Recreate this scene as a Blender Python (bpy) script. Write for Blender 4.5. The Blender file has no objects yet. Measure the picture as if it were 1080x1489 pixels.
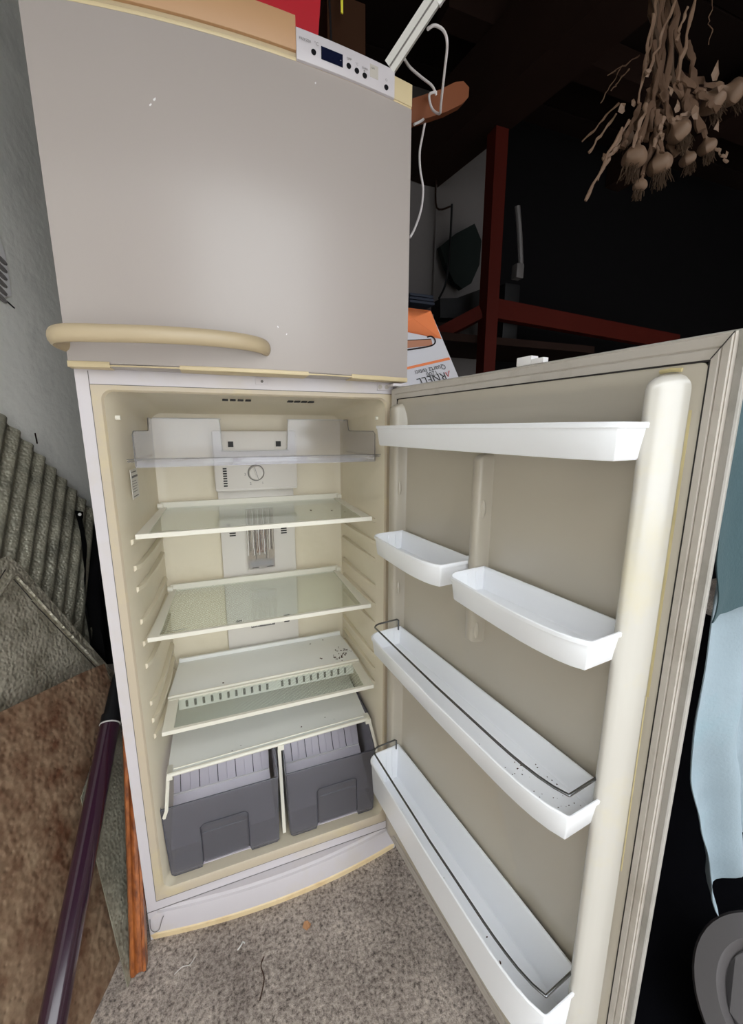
import bpy, bmesh, math, random
from mathutils import Vector, Matrix, noise
PI = math.pi
S = bpy.context.scene
C = S.collection
random.seed(7)

# ------------------------------------------------------------------ camera
CAM = Vector((0.2151, -0.8438, 1.1309))
YAW, PITCH, ROLL, FPX = 0.35736, 0.19810, 0.00127, 594.6
fwd = Vector((math.sin(YAW)*math.cos(PITCH), math.cos(YAW)*math.cos(PITCH), -math.sin(PITCH)))
rt0 = Vector((math.cos(YAW), -math.sin(YAW), 0)); up0 = rt0.cross(fwd)
rt = rt0*math.cos(ROLL) + up0*math.sin(ROLL); up = up0*math.cos(ROLL) - rt0*math.sin(ROLL)
cd = bpy.data.cameras.new('camera'); cam = bpy.data.objects.new('camera', cd); C.objects.link(cam)
cd.sensor_fit = 'VERTICAL'; cd.sensor_height = 36.0; cd.lens = FPX/1489*36.0
cd.clip_start = 0.02; cd.clip_end = 100
cam.matrix_world = Matrix(((rt.x, up.x, -fwd.x, CAM.x), (rt.y, up.y, -fwd.y, CAM.y), (rt.z, up.z, -fwd.z, CAM.z), (0, 0, 0, 1)))
S.camera = cam
# ------------------------------------------------------------------ world, exposure
S.view_settings.view_transform = 'Standard'; S.view_settings.look = 'None'
S.view_settings.gamma = 1; S.view_settings.use_curve_mapping = False
S.view_settings.exposure = 0.0
W = bpy.data.worlds.new('world'); S.world = W; W.use_nodes = True
wn = W.node_tree; bg = wn.nodes['Background']
SKY = 4.8
bg.inputs['Color'].default_value = (0.93, 0.97, 1.0, 1); bg.inputs['Strength'].default_value = SKY

# ------------------------------------------------------------------ materials
def srgb(r, g, b):
    f = lambda c: (c/255/12.92) if c/255 <= 0.04045 else ((c/255+0.055)/1.055)**2.4
    return (f(r), f(g), f(b), 1)
def mat(name, col, rough=0.5, metal=0.0, var=0.0, vscale=8.0, bump=0.0, bscale=80.0, stain=None, sscale=3.0, samt=0.5, coat=0.0, spec=None, detail=4.0, bdist=0.002):
    m = bpy.data.materials.new(name); m.use_nodes = True
    nt = m.node_tree; N = nt.nodes; L = nt.links; p = N['Principled BSDF']
    p.inputs['Base Color'].default_value = col; p.inputs['Roughness'].default_value = rough; p.inputs['Metallic'].default_value = metal
    if coat: p.inputs['Coat Weight'].default_value = coat; p.inputs['Coat Roughness'].default_value = 0.12
    if spec is not None: p.inputs['Specular IOR Level'].default_value = spec
    tc = N.new('ShaderNodeTexCoord'); src = tc.outputs['Object']
    last = None
    if var or stain:
        n = N.new('ShaderNodeTexNoise'); n.inputs['Scale'].default_value = vscale; n.inputs['Detail'].default_value = detail; L.new(src, n.inputs['Vector'])
        mx = N.new('ShaderNodeMix'); mx.data_type = 'RGBA'
        mx.inputs[6].default_value = tuple(c*(1-var) for c in col[:3])+(1,); mx.inputs[7].default_value = tuple(min(1, c*(1+var)) for c in col[:3])+(1,)
        L.new(n.outputs['Fac'], mx.inputs[0]); last = mx.outputs[2]
        if stain:
            n2 = N.new('ShaderNodeTexNoise'); n2.inputs['Scale'].default_value = sscale; n2.inputs['Detail'].default_value = 6; n2.inputs['Roughness'].default_value = 0.65; L.new(src, n2.inputs['Vector'])
            r = N.new('ShaderNodeValToRGB'); r.color_ramp.elements[0].position = 0.52; r.color_ramp.elements[1].position = 0.70
            r.color_ramp.elements[1].color = (samt, samt, samt, 1); L.new(n2.outputs['Fac'], r.inputs[0])
            m2 = N.new('ShaderNodeMix'); m2.data_type = 'RGBA'; L.new(r.outputs[0], m2.inputs[0]); L.new(last, m2.inputs[6]); m2.inputs[7].default_value = stain; last = m2.outputs[2]
        L.new(last, p.inputs['Base Color'])
    if bump:
        nb = N.new('ShaderNodeTexNoise'); nb.inputs['Scale'].default_value = bscale; nb.inputs['Detail'].default_value = 5; L.new(src, nb.inputs['Vector'])
        b = N.new('ShaderNodeBump'); b.inputs['Strength'].default_value = bump; b.inputs['Distance'].default_value = bdist; L.new(nb.outputs['Fac'], b.inputs['Height']); L.new(b.outputs[0], p.inputs['Normal'])
    return m
def clear(name, tint, haze, hazecol, gloss_rough=0.06, hatch=False, ior=1.45):
    """clear or smoky plastic / glass: transparent body, some milky haze, fresnel gloss"""
    m = bpy.data.materials.new(name); m.use_nodes = True; nt = m.node_tree; N = nt.nodes; L = nt.links
    for n in list(N):
        if n.type != 'OUTPUT_MATERIAL': N.remove(n)
    out = [n for n in N if n.type == 'OUTPUT_MATERIAL'][0]
    t = N.new('ShaderNodeBsdfTransparent'); t.inputs[0].default_value = tint
    d = N.new('ShaderNodeBsdfDiffuse'); d.inputs[0].default_value = hazecol
    g = N.new('ShaderNodeBsdfGlossy'); g.inputs['Roughness'].default_value = gloss_rough
    m1 = N.new('ShaderNodeMixShader'); m1.inputs[0].default_value = haze; L.new(t.outputs[0], m1.inputs[1]); L.new(d.outputs[0], m1.inputs[2])
    if hatch:
        tc = N.new('ShaderNodeTexCoord'); mp = N.new('ShaderNodeMapping'); mp.inputs['Rotation'].default_value = (0, 0, math.radians(hatch)); L.new(tc.outputs['Object'], mp.inputs[0])
        w = N.new('ShaderNodeTexWave'); w.wave_type = 'BANDS'; w.inputs['Scale'].default_value = 38; L.new(mp.outputs[0], w.inputs[0])
        r = N.new('ShaderNodeValToRGB'); r.color_ramp.elements[0].position = 0.62; r.color_ramp.elements[1].position = 0.75
        r.color_ramp.elements[0].color = (haze, haze, haze, 1); r.color_ramp.elements[1].color = (haze+0.16,)*3+(1,)
        L.new(w.outputs[0], r.inputs[0]); L.new(r.outputs[0], m1.inputs[0])
    f = N.new('ShaderNodeFresnel'); ge = N.new('ShaderNodeNewGeometry'); im = N.new('ShaderNodeMix'); im.inputs[2].default_value = ior; im.inputs[3].default_value = 1/ior
    L.new(ge.outputs['Backfacing'], im.inputs[0]); L.new(im.outputs[0], f.inputs[0])
    m2 = N.new('ShaderNodeMixShader'); L.new(f.outputs[0], m2.inputs[0]); L.new(m1.outputs[0], m2.inputs[1]); L.new(g.outputs[0], m2.inputs[2])
    L.new(m2.outputs[0], out.inputs[0]); return m

yel = srgb(214, 196, 140)
M = dict(
    enamel=mat('aged white enamel', srgb(172, 163, 158), 0.30, var=0.02, vscale=3),
    steel=mat('white painted steel', srgb(204, 198, 201), 0.35, var=0.02, vscale=5, stain=srgb(200, 188, 160), sscale=9, samt=0.25),
    cream=mat('yellowed cream plastic', srgb(208, 190, 152), 0.42, var=0.05, vscale=10),
    tan=mat('tan plastic trim', srgb(184, 144, 106), 0.5, var=0.03, vscale=4),
    handle=mat('beige handle plastic', srgb(184, 166, 136), 0.4, var=0.03, vscale=12),
    liner=mat('ivory liner plastic', srgb(222, 212, 190), 0.32, var=0.025, vscale=4, stain=srgb(196, 184, 150), sscale=5, samt=0.25),
    lip=mat('yellowed liner rim', srgb(192, 178, 156), 0.4, var=0.03, vscale=6, stain=srgb(206, 190, 148), sscale=10, samt=0.6),
    doorliner=mat('ivory door liner', srgb(184, 176, 161), 0.28, var=0.02, vscale=4, coat=0.25),
    post=mat('glossy ivory door rib', srgb(202, 198, 190), 0.22, var=0.03, vscale=5, stain=srgb(222, 204, 128), sscale=4, samt=0.35, coat=0.3),
    gasket=mat('grey white rubber gasket', srgb(186, 179, 170), 0.55, var=0.05, vscale=14, stain=srgb(150, 140, 125), sscale=18, samt=0.4),
    bin=mat('white door bin plastic', srgb(246, 248, 252), 0.3, var=0.01, vscale=6, coat=0.2),
    duct=mat('white duct plastic', srgb(212, 206, 198), 0.4, var=0.015, vscale=6),
    shelfwhite=mat('white shelf frame plastic', srgb(226, 222, 208), 0.35, var=0.03, vscale=20),
    shelfpan=mat('grey white shelf plastic', srgb(230, 230, 226), 0.4, var=0.02, vscale=12),
    dark=mat('black slot', srgb(28, 24, 22), 0.6),
    black=mat('black gloss plastic', srgb(14, 14, 18), 0.25),
    lcd=mat('dark blue display', srgb(18, 22, 44), 0.12),
    print_=mat('grey print', srgb(110, 106, 104), 0.6),
    chrome=mat('chrome wire', srgb(120, 122, 124), 0.16, metal=1.0),
    panel=mat('white control panel', srgb(200, 194, 198), 0.35),
    kickedge=mat('yellowed plinth edge', srgb(222, 200, 158), 0.5, var=0.08, vscale=14, stain=srgb(196, 160, 110), sscale=16, samt=0.5),
    glass=clear('shelf glass', (0.945, 0.97, 0.94, 1), 0.08, srgb(200, 206, 196), hatch=52),
    tray=clear('clear tray plastic', (0.95, 0.95, 0.965, 1), 0.07, srgb(216, 212, 216), 0.12),
    smoke=clear('smoky grey drawer plastic', (0.66, 0.66, 0.69, 1), 0.38, srgb(130, 128, 134), 0.25),
    smokeback=clear('pale smoky ribbed plastic', (0.9, 0.89, 0.93, 1), 0.6, srgb(240, 234, 244), 0.3),
    smokedge=mat('dark smoky edge', srgb(70, 70, 78), 0.3),
    lamp=clear('ribbed lamp cover', (0.80, 0.76, 0.72, 1), 0.25, srgb(205, 196, 186), 0.1),
    label=mat('white paper label', srgb(226, 222, 214), 0.7),
    plaster=mat('grey plaster', srgb(226, 225, 218), 0.9, var=0.06, vscale=3, bump=0.5, bscale=40, stain=srgb(160, 160, 156), sscale=4, samt=0.4, bdist=0.004),
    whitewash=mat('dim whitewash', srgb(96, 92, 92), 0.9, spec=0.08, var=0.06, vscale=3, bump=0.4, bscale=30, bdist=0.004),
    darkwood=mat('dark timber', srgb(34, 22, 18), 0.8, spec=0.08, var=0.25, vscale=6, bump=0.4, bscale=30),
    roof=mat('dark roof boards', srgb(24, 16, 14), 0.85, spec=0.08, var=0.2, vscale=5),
    redpost=mat('red oxide painted steel', srgb(66, 20, 14), 0.6, spec=0.08, var=0.12, vscale=10),
    darkwall=mat('shaded dark wall', srgb(12, 11, 13), 0.9, spec=0.08, var=0.1),  # near-black colour stands in for the unlit depth of the shed
    redplastic=mat('red card', srgb(176, 22, 36), 0.45, var=0.04, vscale=6),
    alu=mat('grey white lamp housing', srgb(206, 204, 200), 0.45, var=0.04, vscale=25),
    white=mat('white plastic', srgb(228, 226, 226), 0.4),
    cable=mat('white cable', srgb(214, 208, 208), 0.5),
    paddle=mat('varnished brown wood', srgb(122, 68, 38), 0.5, var=0.12, vscale=9),
    purple=mat('dark purple painted pipe', srgb(48, 24, 40), 0.16, var=0.1, vscale=20, coat=0.6),
    garlic=mat('garlic skin', srgb(110, 86, 68), 0.6, var=0.18, vscale=22),
    stalk=mat('dried garlic stalk', srgb(84, 60, 42), 0.8, var=0.25, vscale=16),
    root=mat('garlic roots', srgb(66, 48, 32), 0.9, var=0.2, vscale=20),
    boxcard=mat('silver grey carton', srgb(206, 204, 210), 0.45, var=0.02),
    orange=mat('orange print', srgb(236, 118, 32), 0.45, var=0.03),
    ink=mat('black print', srgb(24, 22, 24), 0.5),
    redink=mat('red print', srgb(206, 50, 44), 0.5),
    elem=mat('copper print', srgb(176, 112, 76), 0.5),
    crumb=mat('dark crumbs', srgb(66, 42, 30), 0.9),
    tub=mat('grey plastic tub', srgb(84, 80, 80), 0.5, var=0.04),
    doorskin=mat('shaded door skin', srgb(172, 168, 162), 0.4, var=0.03, vscale=6, stain=srgb(110, 112, 100), sscale=9, samt=0.5),  # coloured darker than the steel for end-face shade and cloth reflection
    outside=mat('light blocker grey', srgb(96, 90, 82), 0.95, var=0.1, vscale=1, spec=0.1),
    stain=mat('yellow stain', srgb(196, 182, 136), 0.5, var=0.2, vscale=30),
    paving=mat('pale paving', srgb(190, 186, 178), 0.85, var=0.1, vscale=2),
    shadesheet=mat('shade black sheet', srgb(16, 16, 20), 0.9, spec=0.05, bump=0.3, bscale=8, bdist=0.02),  # near-black stand-in for shade on the floor behind the door
    blackhose=mat('black plastic', srgb(18, 18, 20), 0.55, spec=0.2),
    darkgreen=mat('dark green plastic', srgb(22, 28, 27), 0.6, spec=0.08),
    navy=mat('navy cloth', srgb(44, 50, 66), 0.8),
    card=mat('brown cardboard', srgb(54, 34, 22), 0.8, spec=0.08, var=0.1),
    yellow=mat('yellow strap', srgb(230, 224, 60), 0.5),
    leaf=mat('dried leaf', srgb(176, 130, 92), 0.8, var=0.1),
    paper=mat('white litter', srgb(220, 218, 214), 0.8),
    burgundy=mat('burgundy paint', srgb(104, 24, 34), 0.5),
)
def wood_mat():
    m = bpy.data.materials.new('orange varnished wood'); m.use_nodes = True; nt = m.node_tree; N = nt.nodes; L = nt.links; p = N['Principled BSDF']; p.inputs['Roughness'].default_value = 0.32
    tc = N.new('ShaderNodeTexCoord'); mp = N.new('ShaderNodeMapping'); mp.inputs['Scale'].default_value = (40, 40, 2.5); L.new(tc.outputs['Object'], mp.inputs[0])
    n = N.new('ShaderNodeTexNoise'); n.inputs['Scale'].default_value = 3; n.inputs['Detail'].default_value = 6; L.new(mp.outputs[0], n.inputs[0])
    r = N.new('ShaderNodeValToRGB'); r.color_ramp.elements[0].position = 0.3; r.color_ramp.elements[1].position = 0.75
    r.color_ramp.elements[0].color = srgb(104, 54, 28); r.color_ramp.elements[1].color = srgb(184, 108, 54); L.new(n.outputs['Fac'], r.inputs[0]); L.new(r.outputs[0], p.inputs['Base Color']); return m
M['wood'] = wood_mat()
def concrete_mat():
    m = bpy.data.materials.new('rough concrete'); m.use_nodes = True; nt = m.node_tree; N = nt.nodes; L = nt.links; p = N['Principled BSDF']; p.inputs['Roughness'].default_value = 0.85
    tc = N.new('ShaderNodeTexCoord'); src = tc.outputs['Object']
    def nz(s, d=5, ro=0.6):
        n = N.new('ShaderNodeTexNoise'); n.inputs['Scale'].default_value = s; n.inputs['Detail'].default_value = d; n.inputs['Roughness'].default_value = ro; L.new(src, n.inputs[0]); return n
    a = nz(5); b = nz(130, 5, 0.8); v = N.new('ShaderNodeTexVoronoi'); v.inputs['Scale'].default_value = 150; L.new(src, v.inputs[0])
    r = N.new('ShaderNodeValToRGB'); e = r.color_ramp.elements; e[0].position = 0.34; e[0].color = srgb(84, 74, 68); e[1].position = 0.66; e[1].color = srgb(226, 214, 202)
    x = e.new(0.5); x.color = srgb(184, 171, 160); L.new(b.outputs['Fac'], r.inputs[0])
    r2 = N.new('ShaderNodeValToRGB'); e = r2.color_ramp.elements; e[0].position = 0.35; e[0].color = (0.62, 0.60, 0.60, 1); e[1].position = 0.68; e[1].color = (1.2, 1.2, 1.2, 1); L.new(a.outputs['Fac'], r2.inputs[0])
    mx = N.new('ShaderNodeMix'); mx.data_type = 'RGBA'; mx.blend_type = 'MULTIPLY'; mx.inputs[0].default_value = 1; L.new(r.outputs[0], mx.inputs[6]); L.new(r2.outputs[0], mx.inputs[7])
    rv = N.new('ShaderNodeValToRGB'); e = rv.color_ramp.elements; e[0].position = 0.0; e[0].color = (0.12, 0.12, 0.12, 1); e[1].position = 0.14; e[1].color = (1, 1, 1, 1); n3 = nz(14)
    rr = N.new('ShaderNodeMath'); rr.operation = 'GREATER_THAN'; rr.inputs[1].default_value = 0.54; L.new(n3.outputs['Fac'], rr.inputs[0]); L.new(v.outputs['Distance'], rv.inputs[0])
    m3 = N.new('ShaderNodeMix'); m3.data_type = 'RGBA'; m3.blend_type = 'MULTIPLY'; L.new(rr.outputs[0], m3.inputs[0]); L.new(mx.outputs[2], m3.inputs[6]); L.new(rv.outputs[0], m3.inputs[7])
    L.new(m3.outputs[2], p.inputs['Base Color'])
    ad = N.new('ShaderNodeMath'); ad.operation = 'ADD'; L.new(b.outputs['Fac'], ad.inputs[0]); n4 = nz(35); L.new(n4.outputs['Fac'], ad.inputs[1])
    bp = N.new('ShaderNodeBump'); bp.inputs['Strength'].default_value = 0.9; bp.inputs['Distance'].default_value = 0.006; L.new(ad.outputs[0], bp.inputs['Height']); L.new(bp.outputs[0], p.inputs['Normal'])
    return m
M['concrete'] = concrete_mat()
def sheet_mat(name, c0, c1, rough, metal, vs, bs, bdist, scale=(1, 1, 1)):
    m = bpy.data.materials.new(name); m.use_nodes = True; nt = m.node_tree; N = nt.nodes; L = nt.links; p = N['Principled BSDF']; p.inputs['Roughness'].default_value = rough; p.inputs['Metallic'].default_value = metal
    tc = N.new('ShaderNodeTexCoord'); n = N.new('ShaderNodeTexNoise'); n.inputs['Scale'].default_value = vs; n.inputs['Detail'].default_value = 7; n.inputs['Roughness'].default_value = 0.65; L.new(tc.outputs['Object'], n.inputs[0])
    r = N.new('ShaderNodeValToRGB'); r.color_ramp.elements[0].position = 0.35; r.color_ramp.elements[1].position = 0.7; r.color_ramp.elements[0].color = c0; r.color_ramp.elements[1].color = c1
    L.new(n.outputs['Fac'], r.inputs[0]); L.new(r.outputs[0], p.inputs['Base Color'])
    mp = N.new('ShaderNodeMapping'); mp.inputs['Scale'].default_value = scale; L.new(tc.outputs['Object'], mp.inputs[0])
    v = N.new('ShaderNodeTexVoronoi'); v.feature = 'SMOOTH_F1'; v.inputs['Scale'].default_value = bs; L.new(mp.outputs[0], v.inputs[0])
    b = N.new('ShaderNodeBump'); b.inputs['Strength'].default_value = 1.0; b.inputs['Distance'].default_value = bdist; L.new(v.outputs['Distance'], b.inputs['Height']); L.new(b.outputs[0], p.inputs['Normal']); return m
M['stucco'] = sheet_mat('hammered aluminium', srgb(150, 144, 126), srgb(212, 206, 188), 0.36, 0.45, 14, 130, 0.004)
M['stucco2'] = sheet_mat('dull hammered metal', srgb(120, 116, 102), srgb(168, 164, 146), 0.5, 0.2, 14, 150, 0.003)
M['rustboard'] = sheet_mat('brown rusty board', srgb(92, 58, 38), srgb(160, 136, 110), 0.62, 0.0, 16, 90, 0.004)
M['corr'] = sheet_mat('dirty corrugated metal', srgb(100, 98, 86), srgb(156, 152, 134), 0.42, 0.4, 10, 160, 0.002, (1, 1, 1))
def cloth_mat(name, c0, c1):
    return mat(name, c0, 0.95, var=0.08, vscale=14, bump=0.6, bscale=180, stain=c1, sscale=5, samt=0.5, bdist=0.0015)
M['teal'] = cloth_mat('teal cloth', srgb(60, 82, 88), srgb(78, 108, 114))
M['paleblue'] = cloth_mat('pale blue cloth', srgb(150, 166, 176), srgb(130, 160, 170))

# ------------------------------------------------------------------ mesh helpers
def obj(name, bm, m, parent=None, label=None, kind=None, smooth=True, flat_deg=35):
    bm.normal_update()
    xs = [v.co.x for v in bm.verts]; ys = [v.co.y for v in bm.verts]; zs = [v.co.z for v in bm.verts]
    o0 = Vector(((min(xs)+max(xs))/2, (min(ys)+max(ys))/2, min(zs)))
    bmesh.ops.translate(bm, vec=-o0, verts=bm.verts)
    me = bpy.data.meshes.new(name)
    if smooth:
        for f in bm.faces: f.smooth = True
        lim = math.radians(flat_deg)
        for e in bm.edges:
            if len(e.link_faces) == 2 and e.calc_face_angle(0) > lim: e.smooth = False
    bm.to_mesh(me); bm.free()
    mats = m if isinstance(m, (list, tuple)) else [m]
    for x in mats: me.materials.append(M[x])
    o = bpy.data.objects.new(name, me); C.objects.link(o)
    if parent is not None:
        o.parent = parent; o.location = o0 - wloc(parent)
    else: o.location = o0
    if label: o['label'] = label
    if kind: o['kind'] = kind
    return o
def wloc(o):
    v = Vector(o.location)
    while o.parent: o = o.parent; v += Vector(o.location)
    return v
def thing(name, label, cat, loc=(0, 0, 0), group=None):
    o = bpy.data.objects.new(name, None); C.objects.link(o); o.location = loc; o.empty_display_size = 0.05
    o['label'] = label; o['category'] = cat
    if group: o['group'] = group
    return o
def tag(o, label, cat, group=None, kind=None):
    o['label'] = label; o['category'] = cat
    if group: o['group'] = group
    if kind: o['kind'] = kind
    return o
def B(): return bmesh.new()
def box(bm, x0, x1, y0, y1, z0, z1, bev=0.0, xf=None, seg=2):
    r = bmesh.ops.create_cube(bm, size=1.0); vs = r['verts']
    bmesh.ops.scale(bm, vec=(abs(x1-x0), abs(y1-y0), abs(z1-z0)), verts=vs)
    bmesh.ops.translate(bm, vec=((x0+x1)/2, (y0+y1)/2, (z0+z1)/2), verts=vs)
    if bev > 0:
        es = list({e for v in vs for e in v.link_edges})
        g = bmesh.ops.bevel(bm, geom=es, offset=bev, segments=seg, affect='EDGES', profile=0.6)
        vs = list({v for f in g['faces'] for v in f.verts} | {v for v in vs if v.is_valid})
    if xf is not None: bmesh.ops.transform(bm, matrix=xf, verts=vs)
    return vs
def pt(a, b, t): return a+(b-a)*t
def tube(bm, pts, r, seg=8, closed=False, caps=True, rs=None):
    pts = [Vector(p) for p in pts]; n = len(pts); rings = []
    t0 = (pts[1]-pts[0]).normalized(); a = Vector((0, 0, 1)) if abs(t0.z) < 0.9 else Vector((1, 0, 0)); nrm = t0.cross(a).normalized()
    for i, p in enumerate(pts):
        if closed: t = (pts[(i+1) % n]-pts[i-1]).normalized()
        else: t = (pts[min(i+1, n-1)]-pts[max(i-1, 0)]).normalized()
        nrm = (nrm - t*nrm.dot(t)).normalized(); b = t.cross(nrm); rr = rs[i] if rs else r
        rings.append([bm.verts.new(p + (nrm*math.cos(2*PI*k/seg)+b*math.sin(2*PI*k/seg))*rr) for k in range(seg)])
    m = n if closed else n-1
    for i in range(m):
        A_, B_ = rings[i], rings[(i+1) % n]
        for k in range(seg): bm.faces.new((A_[k], A_[(k+1) % seg], B_[(k+1) % seg], B_[k]))
    if caps and not closed:
        bm.faces.new(rings[0][::-1]); bm.faces.new(rings[-1])
def smoothpath(pts, n=6):
    P = [Vector(p) for p in pts]; out = []
    for i in range(len(P)-1):
        p0 = P[max(i-1, 0)]; p1 = P[i]; p2 = P[i+1]; p3 = P[min(i+2, len(P)-1)]
        for k in range(n):
            t = k/n; out.append(0.5*((2*p1)+(p2-p0)*t+(2*p0-5*p1+4*p2-p3)*t*t+(3*p1-p0-3*p2+p3)*t**3))
    out.append(P[-1]); return out
def prism(bm, poly, ax, a, b, xf=None):
    """extrude a 2D polygon along axis ax ('x','y','z') from a to b; poly gives the other two coordinates in order"""
    def P(u, v, w): return {'x': (w, u, v), 'y': (u, w, v), 'z': (u, v, w)}[ax]
    A_ = [bm.verts.new(P(u, v, a)) for u, v in poly]; B_ = [bm.verts.new(P(u, v, b)) for u, v in poly]
    n = len(poly); bm.faces.new(A_); bm.faces.new(B_[::-1])
    for i in range(n): bm.faces.new((A_[i], B_[i], B_[(i+1) % n], A_[(i+1) % n]))
    bmesh.ops.recalc_face_normals(bm, faces=bm.faces)
    if xf is not None: bmesh.ops.transform(bm, matrix=xf, verts=A_+B_)
def loft(bm, rings, closed=True, cap0=False, cap1=False):
    R = [[bm.verts.new(p) for p in r] for r in rings]
    for i in range(len(R)-1):
        n = len(R[i])
        for k in range(n if closed else n-1):
            bm.faces.new((R[i][k], R[i][(k+1) % n], R[i+1][(k+1) % n], R[i+1][k]))
    if cap0: bm.faces.new(R[0][::-1])
    if cap1: bm.faces.new(R[-1])
    return R
def rrect(x0, x1, z0, z1, r, n=5):
    out = []
    for cx, cz, a0 in ((x1-r, z1-r, 0), (x0+r, z1-r, 90), (x0+r, z0+r, 180), (x1-r, z0+r, 270)):
        for k in range(n+1):
            a = math.radians(a0+90*k/n); out.append((cx+r*math.cos(a), cz+r*math.sin(a)))
    return out
def quadplate(bm, p, th, n=None):
    """solid plate from a planar polygon of 3D points"""
    P = [Vector(q) for q in p]
    nn = n or (P[1]-P[0]).cross(P[2]-P[0]).normalized()
    A_ = [bm.verts.new(q) for q in P]; B_ = [bm.verts.new(q-nn*th) for q in P]; k = len(P)
    bm.faces.new(A_); bm.faces.new(B_[::-1])
    for i in range(k): bm.faces.new((A_[i], B_[i], B_[(i+1) % k], A_[(i+1) % k]))
    bmesh.ops.recalc_face_normals(bm, faces=bm.faces)
def text_bm(bm, s, origin, ux, uy, size, th=0.0003, bold=False):
    """flat lettering laid on a plane: origin + ux*x + uy*y"""
    cu = bpy.data.curves.new('lettering', 'FONT'); cu.body = s; cu.size = 1.0; cu.align_x = 'LEFT'
    if bold: cu.offset = 0.02
    cu.resolution_u = 2
    o = bpy.data.objects.new('lettering', cu); C.objects.link(o)
    bpy.context.view_layer.update()
    me = bpy.data.meshes.new_from_object(o.evaluated_get(bpy.context.evaluated_depsgraph_get()))
    bpy.data.objects.remove(o); bpy.data.curves.remove(cu)
    ux = Vector(ux); uy = Vector(uy); nn = ux.normalized().cross(uy.normalized()); o3 = Vector(origin)
    vs = [bm.verts.new(o3+ux*(v.co.x*size)+uy*(v.co.y*size)+nn*th) for v in me.vertices]
    for p in me.polygons:
        try: bm.faces.new([vs[i] for i in p.vertices])
        except ValueError: pass
    bpy.data.meshes.remove(me)

# ================================================================== THE SHED
X0W = -0.275
RE = -1.3   # front edge of the roof
WA = math.radians(18)                      # the left wall runs at an angle to the fridge
WN = Vector((math.cos(WA), -math.sin(WA), 0)); WT = Vector((math.sin(WA), math.cos(WA), 0)); WP = Vector((-0.34, 0.42, 0))
def wpt(s_, d, z): return WP+WT*s_+WN*d+Vector((0, 0, z))
bm = B(); box(bm, -2.0, 4.6, -1.90, 1.2, -0.06, 0.0); obj('floor', bm, 'concrete', kind='structure')
bm = B(); box(bm, -8, 9, -9, -1.90, -0.08, -0.005); obj('trim_1', bm, 'paving', kind='structure')
bm = B(); loft(bm, [[tuple(wpt(a_, b_, z)) for a_, b_ in ((-2.5, -0.15), (0.80, -0.15), (0.80, 0), (-2.5, 0))] for z in (0, 2.60)], cap0=True, cap1=True)
bmesh.ops.recalc_face_normals(bm, faces=bm.faces); obj('wall_left', bm, 'plaster', kind='structure', smooth=False)
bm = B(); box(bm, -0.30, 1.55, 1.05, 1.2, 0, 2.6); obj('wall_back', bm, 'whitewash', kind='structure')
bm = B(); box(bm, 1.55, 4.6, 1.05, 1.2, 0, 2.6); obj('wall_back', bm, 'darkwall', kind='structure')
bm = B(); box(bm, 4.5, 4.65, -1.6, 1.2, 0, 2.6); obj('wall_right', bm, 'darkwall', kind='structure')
bm = B(); box(bm, -2.0, 4.65, RE-0.05, RE, 2.28, 2.62); obj('trim_2', bm, 'darkwood', kind='structure')  # unseen fascia, added to shade the upper freezer door
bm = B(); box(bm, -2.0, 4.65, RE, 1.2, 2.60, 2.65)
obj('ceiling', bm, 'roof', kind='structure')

# unseen masses added outside to narrow the sky light to a bright gap
for i_, (xa, xb, ya, yb, h_) in enumerate(((-7.0, -0.7, -6.0, -5.0, 4.0), (2.4, 9.0, -5.2, -4.2, 4.5))):
    bm = B(); box(bm, xa, xb, ya, yb, 0, h_); box(bm, xa-0.2, xb+0.2, ya-0.2, yb+0.25, h_, h_+0.15)
    o = tag(obj('blocker', bm, 'outside', smooth=False), ('dull rendered outbuilding added out of view to shape the light, left of the gap', 'dull rendered outbuilding added out of view to shape the light, right of the gap')[i_], 'light blocker')
# ================================================================== REFRIGERATOR
FW = 0.60; WF = 0.0196; ZT = 1.2065; ZB = 0.1008; ZC = 0.0775; ZD0 = 1.231; ZD1 = 1.7227; TD = 0.0255; BU = 0.0282
FR = thing('refrigerator', 'tall aged white two-door fridge with its lower door open wide beside a grey wall', 'fridge', (0.30, 0.30, 0))
def bul(x): return BU*(1-(2*x/FW-1)**2)
# outer cabinet
bm = B()
box(bm, 0, WF, 0, 0.6, 0.0, 1.735); box(bm, FW-WF, FW, 0, 0.6, 0.0, 1.735); box(bm, WF, FW-WF, 0.585, 0.6, 0.0, 1.735)
box(bm, WF, FW-WF, 0.0, 0.585, 1.72, 1.735); box(bm, WF, FW-WF, 0.0, 0.585, ZT, ZT+0.05); box(bm, WF, FW-WF, 0.0, 0.585, ZC, ZB)
cab = obj('cabinet', bm, 'steel', FR, smooth=False)
# seam grooves of the steel frame
bm = B()
for a in (WF, FW-WF): box(bm, a-0.0006, a+0.0006, -0.0004, 0.002, ZB, ZT+0.022)
for z in (ZT, ZB): box(bm, WF, FW-WF, -0.0004, 0.002, z-0.0006, z+0.0006)
box(bm, 0, FW, -0.0006, 0.004, ZC-0.001, ZC+0.0006)
obj('seam', bm, 'print_', cab, smooth=False)
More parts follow.
